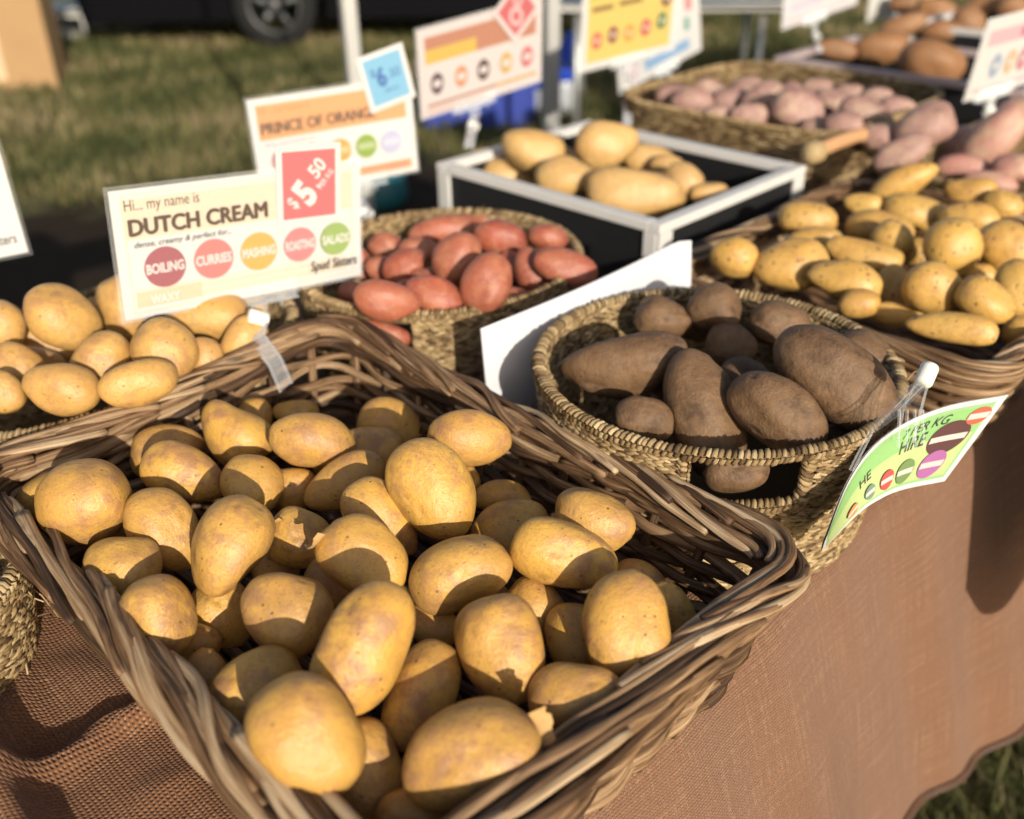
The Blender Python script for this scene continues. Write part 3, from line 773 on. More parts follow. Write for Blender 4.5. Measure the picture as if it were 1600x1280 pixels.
rows = [
 (97,497,63,50,38,-.8,"large pinkish potato on top of the left basket, standing clear of the rest",{'mat':M_PALE,'eyes':3}),
 (5,508,42,34,75,-.2,"potato cut off by the left edge of the photo, upper row"),
 (75,540,62,24,24,.6,"yellow potato lying under the large pinkish one"),
 (150,489,26,20,80,.9,"sliver of potato between the pinkish one and the name card"),
 (196,484,58,42,75,.1,"bright potato partly behind the lower left corner of the name card"),
 (326,492,66,42,5,.1,"yellow potato under the bottom edge of the name card"),
 (258,547,53,50,30,-.3,"rounded potato in the middle of the left basket below the name card"),
 (158,567,54,46,-32,0,"yellow potato lit at its left, behind the front row of the left basket"),
 (97,608,60,44,12,-.1,"broad potato at the front of the left basket, second from the photo's edge"),
 (25,572,42,36,35,.2,"potato above the darkest one at the left edge"),
 (8,612,36,30,70,.1,"dark shaded potato at the left edge beside the rim"),
 (217,600,63,38,-17,-.2,"slanting oval potato at the front rim of the left basket"),
 (325,568,44,28,80,.6,"upright potato at the right of the left basket, near the plastic clip"),
 (378,535,46,32,-50,.4,"brownish potato leaning on the right side of the left basket"),
 (392,482,28,22,-20,.5,"potato end showing just left of the white clip knob"),
 (-60,560,50,40,0,.2,"potato just past the left edge of the photo"),
 (60,575,50,36,0,1.3,"potato buried under the front row of the left basket"),
]
heap("potato", "potato", M_PALE, rows[:-2] + rows[-1:], .938, .81, "pale potatoes in the left seagrass basket", 4, scale=.965)

rows = [
 (604,472,53,33,12,-.4,"red potato at the front left of its basket, above the handle opening"),
 (678,462,47,32,30,-.1,"red potato second from the front left, pointing down to the right"),
 (712,403,45,36,-55,-.7,"glossy upright red potato on top of the heap"),
 (760,443,50,40,-58,-.7,"largest red potato, front centre, purplish at its base"),
 (783,373,44,30,14,-.2,"red potato at the back between the glossy one and the small pale one"),
 (857,372,32,22,0,-.3,"small pale red potato at the back right, shining in the sun"),
 (884,417,52,28,16,-.2,"long red potato with a tan streak at the right rim"),
 (692,360,55,24,-6,.3,"long red potato lying along the back rim"),
 (633,416,38,28,-35,.1,"red potato left of the glossy upright one"),
 (652,395,34,24,0,.6,"red potato half hidden behind the glossy one"),
 (605,386,30,22,20,.4,"dark red potato at the back left rim"),
 (597,420,28,20,0,.7,"shaded red potato beside the card's right edge"),
 (832,428,44,28,75,.4,"dark red potato standing in the shade right of the largest"),
 (690,488,34,22,-5,.6,"red potato low at the front rim, mostly in shade"),
 (598,521,46,20,22,1.0,"red potato seen through the handle opening"),
 (800,472,36,24,10,.9,"red potato just above the top edge of the white card"),
 (555,460,28,20,20,.8,"red potato emerging from behind the name card"),
 (560,412,26,22,60,.8,"red potato behind the lower right corner of the name card"),
 (735,480,30,24,0,1.4,"red potato buried beneath the front centre one"),
 (722,350,30,16,-5,.5,"red potato at the very back behind the glossy one"),
 (668,440,28,22,20,.6,"red potato in shade between the two front left ones and the glossy one"),
 (800,420,30,24,60,.7,"shaded red potato right behind the largest"),
 (640,455,26,20,10,.7,"red potato in the dark gap above the front left pair"),
 (770,345,30,16,8,.5,"red potato at the back rim, right of the longest"),
]
heap("potato", "potato", M_RED, rows, .935, .81, "red potatoes in the round basket", 4)

rows = [
 (977,573,100,50,-9,-.2,"very long earthy potato lying at the left of the round basket",{'bend':-.06,'taper':.12}),
 (1037,499,46,36,12,0,"small smooth brown potato at the back left"),
 (1118,481,42,40,20,-.6,"round brown potato at the top against the back rim"),
 (1143,541,40,36,10,.5,"dark round brown potato sunk in the middle of the basket"),
 (1220,507,49,36,12,-.1,"brown potato by the back right rim, behind the largest"),
 (1305,592,110,64,38,-.7,"largest earthy potato, crossed by the shadow of the sign clip",{'taper':.08,'bend':.05,'eyes':9}),
 (1356,566,58,40,56,.3,"brown potato squeezed against the right rim"),
 (1102,652,112,58,74,.55,"long earthy potato standing upright with its end by the handle opening",{'bend':.04,'lock':.008}),
 (1162,590,38,34,0,.6,"small brown potato behind the long upright one"),
 (1216,645,86,54,32,0,"curved brown potato right of the long upright one",{'bend':.1}),
 (1007,653,46,34,5,.3,"short brown potato low at the front left rim"),
 (1270,560,40,34,20,1.0,"brown potato buried behind the largest one"),
 (1090,505,36,28,0,1.0,"brown potato in the dark gap at the back of the round basket"),
 (1322,684,38,20,5,.9,"brown potato in the dark at the front right rim"),
 (1150,738,50,36,10,1.25,"brown potato in darkness behind the handle opening"),
 (1062,606,50,38,60,1.0,"brown potato buried left of the long upright one"),
]
heap("potato", "potato", M_DIRTY, rows, .940, .81, "earthy brown potatoes in the round basket", 5, irr=1.7)

rows = [
 (1148,402,38,32,10,-.2,"small round yellow potato at the left corner, one black eye facing out"),
 (1236,416,58,42,-18,-.4,"large yellow potato second from the left corner"),
 (1270,378,46,24,-8,.1,"flat yellow potato above the second from the corner"),
 (1262,342,46,27,5,0,"long yellow potato in the back left row beside the black crate"),
 (1320,438,58,34,18,-.2,"yellow potato at the front, overlapping a small one on the rim"),
 (1348,400,60,26,16,-.1,"curved yellow potato like a banana above the front row",{'bend':-.25}),
 (1342,474,32,24,5,.3,"small yellow potato hanging over the willow rim"),
 (1375,356,52,28,6,.1,"yellow potato with a brown left end in the middle rows"),
 (1349,321,31,19,5,.3,"small yellow potato in the back row, third from the left"),
 (1396,376,34,28,42,-.1,"small pointed yellow potato pressed against its neighbour"),
 (1411,286,54,26,-30,-.3,"long yellow potato at the very back, tilted up to the right"),
 (1430,334,50,30,8,.4,"brownish yellow potato in shade under the tilted one"),
 (1516,302,38,24,0,.1,"yellow potato in the back row below the pink ones"),
 (1514,340,46,26,10,-.1,"pale topped yellow potato right of centre"),
 (1567,322,32,24,15,.2,"brown spotted yellow potato near the right edge, back row"),
 (1489,386,47,44,60,-.6,"round yellow potato with a cross shaped scar facing the camera"),
 (1572,386,46,40,50,-.3,"yellow potato at the right edge beside the scarred round one"),
 (1459,451,46,41,20,-.5,"round yellow potato at the front of the heap, dark spot on top"),
 (1540,470,46,36,20,-.2,"yellow potato with a dark eye at its lower end, front right"),
 (1592,450,46,36,70,-.1,"yellow potato cut by the right edge of the photo"),
 (1486,511,68,25,8,0,"long speckled yellow potato lying in the front corner on the rim"),
 (1524,434,34,22,0,.7,"yellow potato glimpsed behind the front right pair"),
 (1397,455,42,28,75,.7,"shaded yellow potato left of the round front one"),
 (1400,492,40,20,5,1.0,"shaded yellow potato just behind the front rim"),
 (1440,400,30,24,30,1.2,"yellow potato buried left of the scarred round one"),
 (1605,520,36,26,10,.9,"yellow potato low at the right edge by the rim"),
]
heap("potato", "potato", M_YELLOW, rows, .925, .81, "yellow potatoes in the right willow basket", 4)

rows = [
 (832,237,51,35,16,-.5,"tan potato at the top left of the black crate"),
 (949,226,50,39,-10,-.9,"round tan potato standing highest in the black crate"),
 (888,281,53,36,12,.3,"tan potato against the crate's front rim, left of the largest"),
 (796,276,48,28,8,1.1,"flat tan potato in front of the crate's left end"),
 (757,255,39,23,-8,1.0,"small tan potato in the left corner of the black crate"),
 (992,304,80,40,5,.3,"largest tan potato lying against the crate's front rim"),
 (1014,250,41,25,5,.2,"tan potato behind the largest, right of the highest one"),
 (1066,283,32,30,50,.1,"small tan potato at the right of the largest"),
 (936,268,32,19,0,.7,"tan potato mostly hidden behind the crate's front pair"),
 (1108,303,30,18,-5,.6,"brownish tan potato in shade at the right of the crate"),
 (870,250,34,24,10,.7,"tan potato seen between the two top ones of the black crate"),
 (1045,262,30,20,20,.5,"tan potato behind the small one at the right of the crate"),
 (930,305,26,18,0,1.3,"tan potato low at the crate's front rim between the two largest"),
]
heap("potato", "potato", M_TAN, rows, .925, .81, "tan potatoes in the black crate", 4)

rows = [
 (1082,158,34,22,0,.2,"purple potato at the left end of the rope handled basket"),
 (1140,158,28,20,10,.3,"purple potato second from the left end of the rope handled basket"),
 (1192,155,36,26,-20,-.1,"purple potato at the back, left of the plumpest one"),
 (1246,171,42,32,15,-.3,"plump purple potato above the basket's front wall"),
 (1352,178,42,26,12,0,"purple potato right of the middle gap, back row"),
 (1318,196,32,22,5,.1,"purple potato in front, right of the plump one"),
 (1402,170,30,20,0,.2,"purple potato at the far back right below the black crate"),
 (1444,198,46,34,-25,-.4,"largest purple potato by the right end of the basket"),
 (1410,240,46,26,-30,.1,"purple potato leaning beside the rope handle"),
 (1300,160,30,20,10,.3,"purple potato in the shaded middle of the back row"),
 (1052,150,28,18,0,.3,"purple potato at the far left tip of the rope handled basket"),
 (1110,140,28,17,5,.1,"purple potato in the back row, left of the yellow card's clip"),
 (1165,138,28,18,-5,.1,"purple potato in the back row near the middle left"),
 (1275,140,28,18,5,.1,"purple potato in the back row behind the plumpest one"),
 (1322,150,28,18,0,.1,"purple potato in the back row below the far black crate"),
 (1370,152,26,16,0,.2,"purple potato at the back right below the far crate's sweet potatoes"),
 (1228,146,26,18,0,.2,"purple potato peeping over the plumpest one"),
 (1170,180,30,20,10,.3,"purple potato in front at the left, behind the woven wall"),
 (1120,182,28,18,-5,.4,"purple potato low at the far left behind the woven wall"),
 (1280,205,30,18,15,.4,"purple potato just above the rope knot of the handle"),
 (1372,214,28,20,0,.4,"purple potato above the wooden handle bar"),
]
heap("potato", "potato", M_PURPLE, rows, .958, .81, "purple potatoes in the rope handled basket", 4, irr=1.3)
M_PINK = potato_mat("pink_skin", (.46, .20, .175), (.42, .18, .15), (.48, .33, .22), (.14, .06, .05), 1.0, .55)
rows = [
 (1550,216,60,34,-38,-.5,"big pink potato sloping up to the right edge"),
 (1590,176,34,24,-10,.2,"pink potato at the right edge behind the big sloping one"),
 (1508,262,46,20,5,.3,"pink potato lying flat under the big sloping one"),
 (1585,262,34,22,0,.2,"dark pink potato at the right edge under the big sloping one"),
 (1500,222,36,24,-30,.6,"dusky pink potato in shade left of the big sloping one"),
 (1548,285,40,18,5,.8,"pink potato low at the front of the right edge basket"),
]
heap("potato", "potato", M_PINK, rows, .925, .81, "pink potatoes at the right edge", 4, irr=1.3)

rows = [
 (1455,98,52,34,12,-.3,"large orange brown sweet potato at the right of the far crate"),
 (1378,76,40,26,-8,0,"rough sweet potato in the middle of the far crate"),
 (1305,77,34,16,8,.1,"sweet potato at the left of the far crate's rim"),
]
heap("sweet_potato", "sweet potato", M_SWEET, rows, .925, .81, "sweet potatoes in the far crate", 4, irr=1.5)
rows = [
 (1412,40,34,18,-20,0,"sweet potato at the left of the farthest heap"),
 (1462,16,32,18,10,-.2,"sweet potato at the top of the farthest heap, left of centre"),
 (1474,48,34,16,5,.2,"sweet potato low in the farthest heap above the pale rim"),
 (1514,38,30,24,60,0,"bright sweet potato standing in the farthest heap"),
 (1542,10,36,18,-10,-.3,"sweet potato at the top right of the farthest heap"),
 (1590,14,32,20,15,-.1,"sweet potato behind the upper right price sign"),
 (1420,6,30,16,0,-.2,"sweet potato at the top left of the farthest heap"),
]
heap("sweet_potato", "sweet potato", M_SWEET, rows, .93, .81, "sweet potatoes in the farthest heap", 4, irr=1.5)

# ------------------------------------------------------------------ painted crates
M_BLACK = plain("black_paint", (.012, .012, .013), .55, .4, .3)
M_WHITE = plain("white_paint", (.62, .60, .565), .5, .4, .06, 60)
M_SHADED_TRIM = plain("shaded_trim", (.42, .33, .32), .5, .4, .06, 60)  # trim colour dulled to mauve, painting in skylit shade
def crate(label, s0, s1, t0, t1, z0, H, trim, th=.012):
    r = thing("painted_crate", label, "crate", W((s0 + s1) / 2, (t0 + t1) / 2, z0), -math.pi / 4)
    hx, hy = (s1 - s0) / 2, (t1 - t0) / 2
    b = MB()
    b.box((0, 0, .006), (hx - .001, hy - .001, .006))
    for sx in (-1, 1):
        b.box((sx * (hx - th / 2), 0, H / 2 - .004), (th / 2, hy, H / 2 - .006), bev=.001)
        b.box((0, sx * (hy - th / 2), H / 2 - .004), (hx - th, th / 2, H / 2 - .006), bev=.001)
    b.build("panels", M_BLACK, r, False)
    tw = .013
    b = MB()
    for sx in (-1, 1):
        b.box((sx * (hx - th / 2 + .001), 0, H - tw / 2), (th / 2 + .003, hy + .004, tw / 2), bev=.0012)
        b.box((0, sx * (hy - th / 2 + .001), H - tw / 2), (hx - th - .0025, th / 2 + .003, tw / 2), bev=.0012)
    b.build("rim_trim", trim, r, False)
    for sx in (-1, 1):
        for sy in (-1, 1):
            b = MB(); b.box((sx * (hx + .001), sy * (hy - .010), H / 2 - tw / 2), (.003, .013, H / 2 - tw / 2 - .0005), bev=.001)
            b.box((sx * (hx - .012), sy * (hy + .001), H / 2 - tw / 2), (.0098, .003, H / 2 - tw / 2 - .0005), bev=.001)
            b.build("corner_trim", trim, r, False)
    return r
crate("black wooden crate with white painted edges holding tan potatoes", -1.07, -.672, .930, 1.262, TZ, .126, M_WHITE)
crate("far black crate with edges coloured mauve for shade holding sweet potatoes", -1.13, -.62, 1.945, 2.28, TZ, .126, M_SHADED_TRIM)
crate("farthest black crate with a pale rim under the top heap of sweet potatoes", -1.10, -.50, 2.50, 2.95, TZ, .13, M_WHITE)
# wooden bar handle of the purple potato basket
hb = MB(); p0, p1 = P(1272, 238, .945), P(1385, 205, .945)
hb.sweep([p0 + (p1 - p0) * k + np.array([0, 0, .006 * math.sin(k * math.pi)]) for k in np.linspace(0, 1, 9)], .011, 12, 0, .7)
bk = [o for o in bpy.data.objects if o.get("label", "").startswith("long pale seagrass")][0]
bpy.context.view_layer.update()
M_ROD = strand_mat("handle_rod", [(0, (.30, .14, .06)), (.5, (.46, .24, .11)), (1, (.55, .33, .17))], .5)
hb.build("bar_handle", M_ROD, bk, M=bk.matrix_world)
for q in (p0, p1):
    kb = MB(); kb.lathe([(0, -.018), (.012, -.016), (.0165, -.008), (.0165, .008), (.012, .016), (0, .018)], 14, 0, np.array(Matrix.Translation(Vector(q)) @ Vector(p1 - p0).to_track_quat('Z', 'Y').to_matrix().to_4x4()))
    kb.a[-1][:, 2] = .72; kb.a[-1][:, 0] = np.linspace(0, .05, len(kb.a[-1]))
    kb.build("rope_knot", M_SEAGRASS, bk, M=bk.matrix_world)

# ------------------------------------------------------------------ lettering and cards
def text_geo(body, bold=0.0, shear=0.0, res=3):
    cu = bpy.data.curves.new("lettering", 'FONT'); cu.body = body; cu.size = 1; cu.offset = bold; cu.shear = shear; cu.resolution_u = res; cu.fill_mode = 'BOTH'
    o = bpy.data.objects.new("lettering", cu); COL.objects.link(o)
    bpy.context.view_layer.update()
    me = bpy.data.meshes.new_from_object(o.evaluated_get(bpy.context.evaluated_depsgraph_get()))
    v = np.array([q.co[:] for q in me.vertices]).reshape(-1, 3); f = [list(p.vertices) for p in me.polygons]
    bpy.data.objects.remove(o); bpy.data.curves.remove(cu); bpy.data.meshes.remove(me)
    return v, f
def ink(name, col, rough=.45):
    x = NT(name); o = x.obj(False); n_ = x.noise(o, 300, 2)
    col = tuple(q * .59 + .025 for q in col)
    return x.fin(x.mix(n_, tuple(q * .94 for q in col), tuple(min(1, q * 1.05) for q in col)), rough, None, .35)
INK = {}
def I(r, g, b):
    k = (r, g, b)
    if k not in INK:
        lin = tuple(((c / 255 + .055) / 1.055) ** 2.4 if c > 10 else c / 255 / 12.92 for c in k)
        INK[k] = ink("print_%02x%02x%02x" % k, lin)
    return INK[k]
class Card:
    """a printed card in its own plane; every print layer lies a fraction of a millimetre proud"""
    def __init__(self, Wd, Ht, base=(235, 232, 226), th=.0008, map=None):
        self.W, self.H = Wd, Ht; self.b = MB(); self.mats = [I(*base)]; self.z = th / 2 + .0002; self.map = map
        if map is None: self.b.box((0, 0, 0), (Wd / 2, Ht / 2, th / 2))
    def mi(self, col):
        mt = I(*col)
        if mt not in self.mats: self.mats.append(mt)
        return self.mats.index(mt)
    def put(self, v, f, col):
        v = np.asarray(v, float); v = np.column_stack([v[:, 0], v[:, 1], np.full(len(v), self.z)])
        self.b.add(v, f, self.mi(col)); self.z += .00022
    def rect(self, x0, y0, x1, y1, col):
        X0, X1 = (x0 - .5) * self.W, (x1 - .5) * self.W; Y0, Y1 = (y0 - .5) * self.H, (y1 - .5) * self.H
        self.put([(X0, Y0), (X1, Y0), (X1, Y1), (X0, Y1)], [(0, 1, 2, 3)], col)
    def disc(self, x, y, r, col, hole=0, ry=None):
        X, Y = (x - .5) * self.W, (y - .5) * self.H; R = r * self.W; k = 1 if ry is None else ry
        a = np.linspace(0, 2 * math.pi, 41)[:-1]
        v = np.stack([X + R * np.cos(a), Y + R * k * np.sin(a)], 1)
        if hole:
            v = np.vstack([v, np.stack([X + R * hole * np.cos(a), Y + R * k * hole * np.sin(a)], 1)])
            self.put(v, [[i, (i + 1) % 40, 40 + (i + 1) % 40, 40 + i] for i in range(40)], col)
        else: self.put(v, [list(range(40))], col)
    def text(self, s, x, y, h, col, bold=0.0, wid=None, ang=0, shear=0, center=False):
        v, f = text_geo(s, bold, shear)
        mn, mx = v[:, 0].min(), v[:, 0].max(); v[:, 0] -= mn
        sx = sy = h * self.H / .70
        if wid: sx = wid * self.W / (mx - mn)
        v = v * [sx, sy, 1]
        if center: v[:, 0] -= (v[:, 0].max()) / 2; v[:, 1] -= h * self.H / 2
        c, s_ = math.cos(rad(ang)), math.sin(rad(ang))
        v = np.column_stack([v[:, 0] * c - v[:, 1] * s_, v[:, 0] * s_ + v[:, 1] * c])
        self.put(v + [(x - .5) * self.W, (y - .5) * self.H], f, col)
    def poly(self, pts, col):
        self.put([((x - .5) * self.W, (y - .5) * self.H) for x, y in pts], [list(range(len(pts)))], col)

def clear_plastic(name, tint=(.9, .92, .92), clear=.55):
    x = NT(name); x.fin(tint, .12, None, .6, **{"IOR": 1.46})
    tr = x.n("BsdfTransparent"); mx = x.n("MixShader"); lw = x.n("LayerWeight"); lw.inputs[0].default_value = .35
    out = x.t.nodes["Material Output"]
    fac = x.math('ADD', x.math('MULTIPLY', lw.outputs["Facing"], .75), 1 - clear - .25, True)
    x.l(fac, mx.inputs[0]); x.l(tr.outputs[0], mx.inputs[1]); x.l(x.b.outputs[0], mx.inputs[2]); x.l(mx.outputs[0], out.inputs[0])
    return x.mat
M_CLEAR = clear_plastic("clear_plastic", (.92, .94, .94), .76); M_FILM = clear_plastic("laminate_film", (.95, .95, .95), .72)
M_KNOB = plain("white_plastic", (.78, .76, .68), .35, .5, .04)

def pose(v):
    yaw, tilt, roll = v[3:6]
    x = np.array([math.cos(yaw), math.sin(yaw), 0]); n_ = np.array([math.sin(yaw), -math.cos(yaw), 0])
    y = math.cos(tilt) * np.array([0, 0, 1.]) - math.sin(tilt) * n_; n2 = np.cross(x, y)
    x2 = math.cos(roll) * x + math.sin(roll) * y; y2 = np.cross(n2, x2)
    M = Matrix.Identity(4)
    for i in range(3): M[i][0] = x2[i]; M[i][1] = y2[i]; M[i][2] = n2[i]; M[i][3] = v[i]
    return M
def sign(label, v, card, film=True, name="price_sign", group=None):
    r = thing(name, label, "price sign", M=pose(v))
    bpy.context.view_layer.update()
    card.b.build("card", card.mats, r, False)
    if film:
        b = MB(); b.box((0, 0, -.0009), (card.W / 2 + .0035, card.H / 2 + .0035, .0003), bev=.0002); b.build("laminate", M_FILM, r, False)
    return r
def tag_part(parent, card, x, y, ang, z=.003):
    o = card.b.build("price_tag", card.mats, parent, False)
    o.matrix_local = Matrix.Translation((x, y, z)) @ Matrix.Rotation(rad(ang), 4, 'Z'); return o

def clip(sgn, card, foot, bx=0.0, knob_t=.35, bw=.046, arm=None, pin=None):
    """clear jaw on the card's lower edge, white ball pin, clear bent arm gripping the rim at `foot`"""
    M = np.array(sgn.matrix_world)
    jaw = MB(); H2 = card.H / 2
    jaw.box((bx, -H2 + .004, .0032), (bw, .0085, .0009), bev=.0006)
    jaw.box((bx, -H2 - .002, -.0032), (bw, .0095, .0009), bev=.0006)
    jaw.box((bx, -H2 - .0085, 0), (bw, .0014, .0038), bev=.0008)
    for k in (-.6, -.2, .2, .6): jaw.box((bx + k * bw, -H2 - .012, 0), (.0012, .004, .003), bev=.0005)
    jaw.box((bx, -H2 - .017, 0), (.012, .009, .0022), bev=.001)
    jaw.build("jaw", M_CLEAR, sgn, False)
    top = M @ np.array([bx, -H2 - .024, 0, 1]); top = top[:3]; foot = np.asarray(foot, float)
    kp = top + (foot - top) * knob_t if pin is None else pin
    d = Vector(foot - top).normalized()
    kb = MB(); q = (d.cross(Vector((0, 0, 1))) + Vector((0, 0, .5))).normalized()
    kb.lathe([(0, -.0095), (.0062, -.0095), (.0074, -.0075), (.0074, .0075), (.0062, .0095), (0, .0095)], 16, 0, np.array(Matrix.Translation(Vector(kp)) @ q.to_track_quat('Z', 'Y').to_matrix().to_4x4()))
    kb.build("pin", M_KNOB, sgn, M=sgn.matrix_world)
    ab = MB(); side = np.array(d.cross(Vector(FW)).normalized())
    L = np.linalg.norm(foot - top); out = -FW * .35 + np.array([0, 0, .3])
    mid = lambda k, o: top + (foot - top) * k + out * o
    path = arm if arm is not None else [top, mid(.25, .004), mid(.45, .010), mid(.62, .004), mid(.8, .008), mid(.95, .010), foot]
    if pin is not None: ab.sweep([top, (top + pin) / 2, pin], [.004, .003, .003], 8)
    for sg in (-1, 1):
        ab.sweep([q_ + side * sg * .0065 for q_ in path], [.0014] * len(path), 6, 0, 0)
    pa = np.array(path); vv = np.concatenate([pa - side * .0065, pa + side * .0065]); K = len(pa)
    off = np.array([0, 0, .0012]); vv2 = np.concatenate([vv, vv - FW * .0016])
    ff = []
    for i in range(K - 1): ff += [[i, i + 1, K + i + 1, K + i], [2 * K + i, 3 * K + i, 3 * K + i + 1, 2 * K + i + 1]]
    ab.add(vv2, ff)
    ab.build("arm", M_CLEAR, sgn, M=sgn.matrix_world)

# --- the sharp card in front
WH = (243, 241, 238); CRM = (248, 231, 206); BRN = (98, 78, 62)
c = Card(.2486, .1201, WH)
c.rect(.035, .04, .965, .965, (249, 236, 216)); c.rect(.045, .055, .955, .95, WH)
c.rect(.035, .62, .965, .93, CRM); c.rect(.05, .085, .30, .21, (248, 221, 188)); c.rect(.30, .09, .93, .20, (249, 232, 208)); c.rect(.05, .215, .93, .235, (250, 238, 220)); c.rect(.30, .145, .93, .155, (252, 245, 232))
c.text("Hi... my name is", .045, .845, .085, BRN, .0, .275)
for dx, dy in ((-.0035, 0), (-.0017, .006), (0, -.006), (.0017, .006), (.0035, 0)): c.text("DUTCH CREAM", .053 + dx, .657 + dy, .122, BRN, 0, .530)
c.text("dense, creamy & perfect for...", .062, .565, .045, (70, 66, 66), .01, .37, shear=.3)
for x, r_c, col, s in ((.165, .078, (180, 104, 112), "BOILING"), (.352, .078, (226, 140, 136), "CURRIES"), (.536, .076, (232, 188, 100), "MASHING"), (.713, .070, (232, 146, 146), "ROASTING"), (.873, .068, (166, 194, 110), "SALADS")):
    c.disc(x, .385, r_c, col); c.text(s, x, .385, .075, WH, .03, 2 * r_c * .9, center=True)
c.text("Spud Sisters", .755, .135, .085, (66, 58, 56), .012, .215, shear=.15)
c.text("WAXY", .095, .115, .07, (252, 250, 244), .02, .11)
V_D = [-0.2518, 0.9014, 1.0057, 0.6643, -0.0086, -0.0825]
s1 = sign("sharply seen cream and white name card with five coloured discs and a red price tag", V_D, c)
t = Card(.0698, .0771, WH); t.rect(.09, .075, .91, .925, (230, 122, 124))

for tx, x, y, h, wd_, bo in (("$", .235, .285, .17, .10, .02), ("5", .42, .40, .34, .22, .055), (".", .525, .545, .30, .035, .03), ("50", .615, .705, .185, .255, .035), ("PER KG", .745, .555, .075, .31, .02)):
    t.text(tx, x, y, h, WH, bo, wd_, 50, center=True)
tag_part(s1, t, .0665, .0448, -1.5)
clip(s1, c, P(446, 596, .915), .004, .16, arm=[PD(409, 512, .915), PD(404, 530, .905), PD(417, 548, .892), PD(430, 566, .880), PD(438, 584, .870), PD(447, 606, .864)], pin=PD(403, 497, .918))

# --- second card, orange
c = Card(.2302, .1267, WH)
c.rect(.04, .59, .955, .935, (245, 178, 122)); c.text("Hi... my name is", .055, .85, .06, (214, 146, 96), .0, .30)
for dx in (-.0025, .0025): c.text("PRINCE OF ORANGE", .055 + dx, .645, .115, (112, 88, 72), .012, .70)
c.text("dense, waxy & perfect for...", .06, .53, .035, (150, 158, 178), 0, .32, shear=.3)
for x, col in ((.155, (190, 110, 122)), (.33, (104, 98, 152)), (.505, (238, 176, 82)), (.67, (152, 182, 78)), (.835, (206, 208, 238))):
    c.disc(x, .365, .068, col); c.rect(x - .055, .335, x + .055, .40, tuple(int(q * .55 + 245 * .45) for q in col))
c.rect(.04, .06, .955, .155, (243, 178, 136)); c.rect(.62, .10, .93, .125, (196, 140, 104))
V_P = [-0.2256, 1.3102, 0.9959, 0.5752, 0.0497, 0.0038]
s2 = sign("orange headed name card with a tilted sky blue price tag on its corner", V_P, c)
t = Card(.0707, .073, WH); t.rect(.10, .09, .90, .91, (138, 200, 236))
t.text("$", .20, .60, .13, (76, 128, 190), .02, .10, 0); t.text("6", .30, .40, .32, (62, 108, 184), .03, .20); t.text(".50", .54, .48, .16, (98, 152, 208), .02, .26); t.text("PER KG", .40, .26, .07, (98, 152, 208), .01, .30)
tag_part(s2, t, .0790, .0660, 11, .003)
clip(s2, c, P(590, 372, .91), .02, .4)

# --- third card, brown header and red diamond
c = Card(.2598, .1409, (240, 228, 226))
c.rect(.05, .60, .95, .90, (206, 142, 114)); c.rect(.05, .60, .45, .76, (234, 196, 96))
for x, col in ((.13, (96, 72, 88)), (.32, (232, 158, 112)), (.50, (92, 72, 60)), (.69, (226, 186, 98)), (.87, (224, 120, 122))):
    c.disc(x, .36, .05, col, .0, 1.35); c.disc(x, .36, .035, (240, 228, 226), 0, .7)
c.rect(.05, .115, .95, .15, (192, 140, 116)); c.rect(.60, .115, .95, .15, (222, 186, 104)); c.rect(.05, .04, .5, .085, (244, 206, 198))
s3 = sign("blurred white card with a brown and yellow header and red diamond price tag", [-0.0383, 1.6913, 1.0258, 0.7066, -0.1292, 0.0947], c)
t = Card(.075, .075, (244, 232, 230)); t.rect(.11, .11, .89, .89, (222, 112, 116)); t.disc(.40, .42, .19, (240, 210, 208), .55, 1.2); t.disc(.66, .66, .13, (240, 210, 208), .5, 1.2)
tag_part(s3, t, .072, .062, 40)
clip(s3, c, P(733, 232, .938), -.02, .35)
# --- fourth, yellow
c = Card(.2542, .1655, WH)
c.rect(.05, .08, .93, .95, (246, 214, 118)); c.rect(.05, .80, .62, .90, (228, 190, 92)); c.rect(.09, .66, .30, .72, (150, 120, 70)); c.rect(.36, .67, .60, .73, (150, 120, 70))
for x, y, col in ((.15, .33, (222, 96, 84)), (.31, .36, (138, 56, 72)), (.48, .34, (232, 166, 70)), (.65, .36, (214, 78, 96)), (.82, .40, (48, 132, 96)), (.85, .66, (120, 72, 68)), (.88, .86, (206, 90, 84))):
    c.disc(x, y, .05, col, 0, 1.3); c.disc(x, y, .03, (246, 226, 190), 0, .6)
s4 = sign("yellow price card with small red, orange and green spots", [0.2516, 2.0742, 1.0263, 0.6217, -0.1153, 0.0631], c)
clip(s4, c, P(980, 195, .93), .0, .4)
c = Card(.3201, .168, WH); c.rect(.30, .10, .85, .24, (150, 190, 232)); c.rect(.80, .35, .86, .52, (110, 180, 160)); c.rect(.82, .60, .90, .86, (232, 150, 150)); c.rect(.05, .05, .22, .3, (240, 222, 226))
s5 = sign("white card with a pale blue band, half hidden behind the yellow one", [0.3446, 2.3137, 0.9609, 0.8186, 0.0485, 0.1546], c)
clip(s5, c, P(1082, 148, .94), .02, .4)
c = Card(.2826, .1734, (238, 234, 238)); c.rect(.1, .2, .5, .3, (226, 214, 230)); c.rect(.06, .06, .94, .1, (238, 214, 214)); c.rect(.1, .55, .9, .9, (226, 170, 150))
s6 = sign("white price card cut by the top edge above the far crate's left end", [0.7959, 2.6472, 1.0249, 0.619, -0.0305, 0.1226], c)
clip(s6, c, P(1280, 80, .93), -.02, .4)
c = Card(.2745, .1611, (240, 236, 228)); c.rect(.08, .55, .9, .9, (226, 200, 150)); c.rect(.06, .07, .94, .11, (236, 222, 206))
s7 = sign("white price card cut by the top of the photo, in front of the farthest heap", [1.1207, 2.9696, 0.9803, 0.5804, -0.047, 0.1079], c)
clip(s7, c, P(1383, 60, .93), -.02, .4)
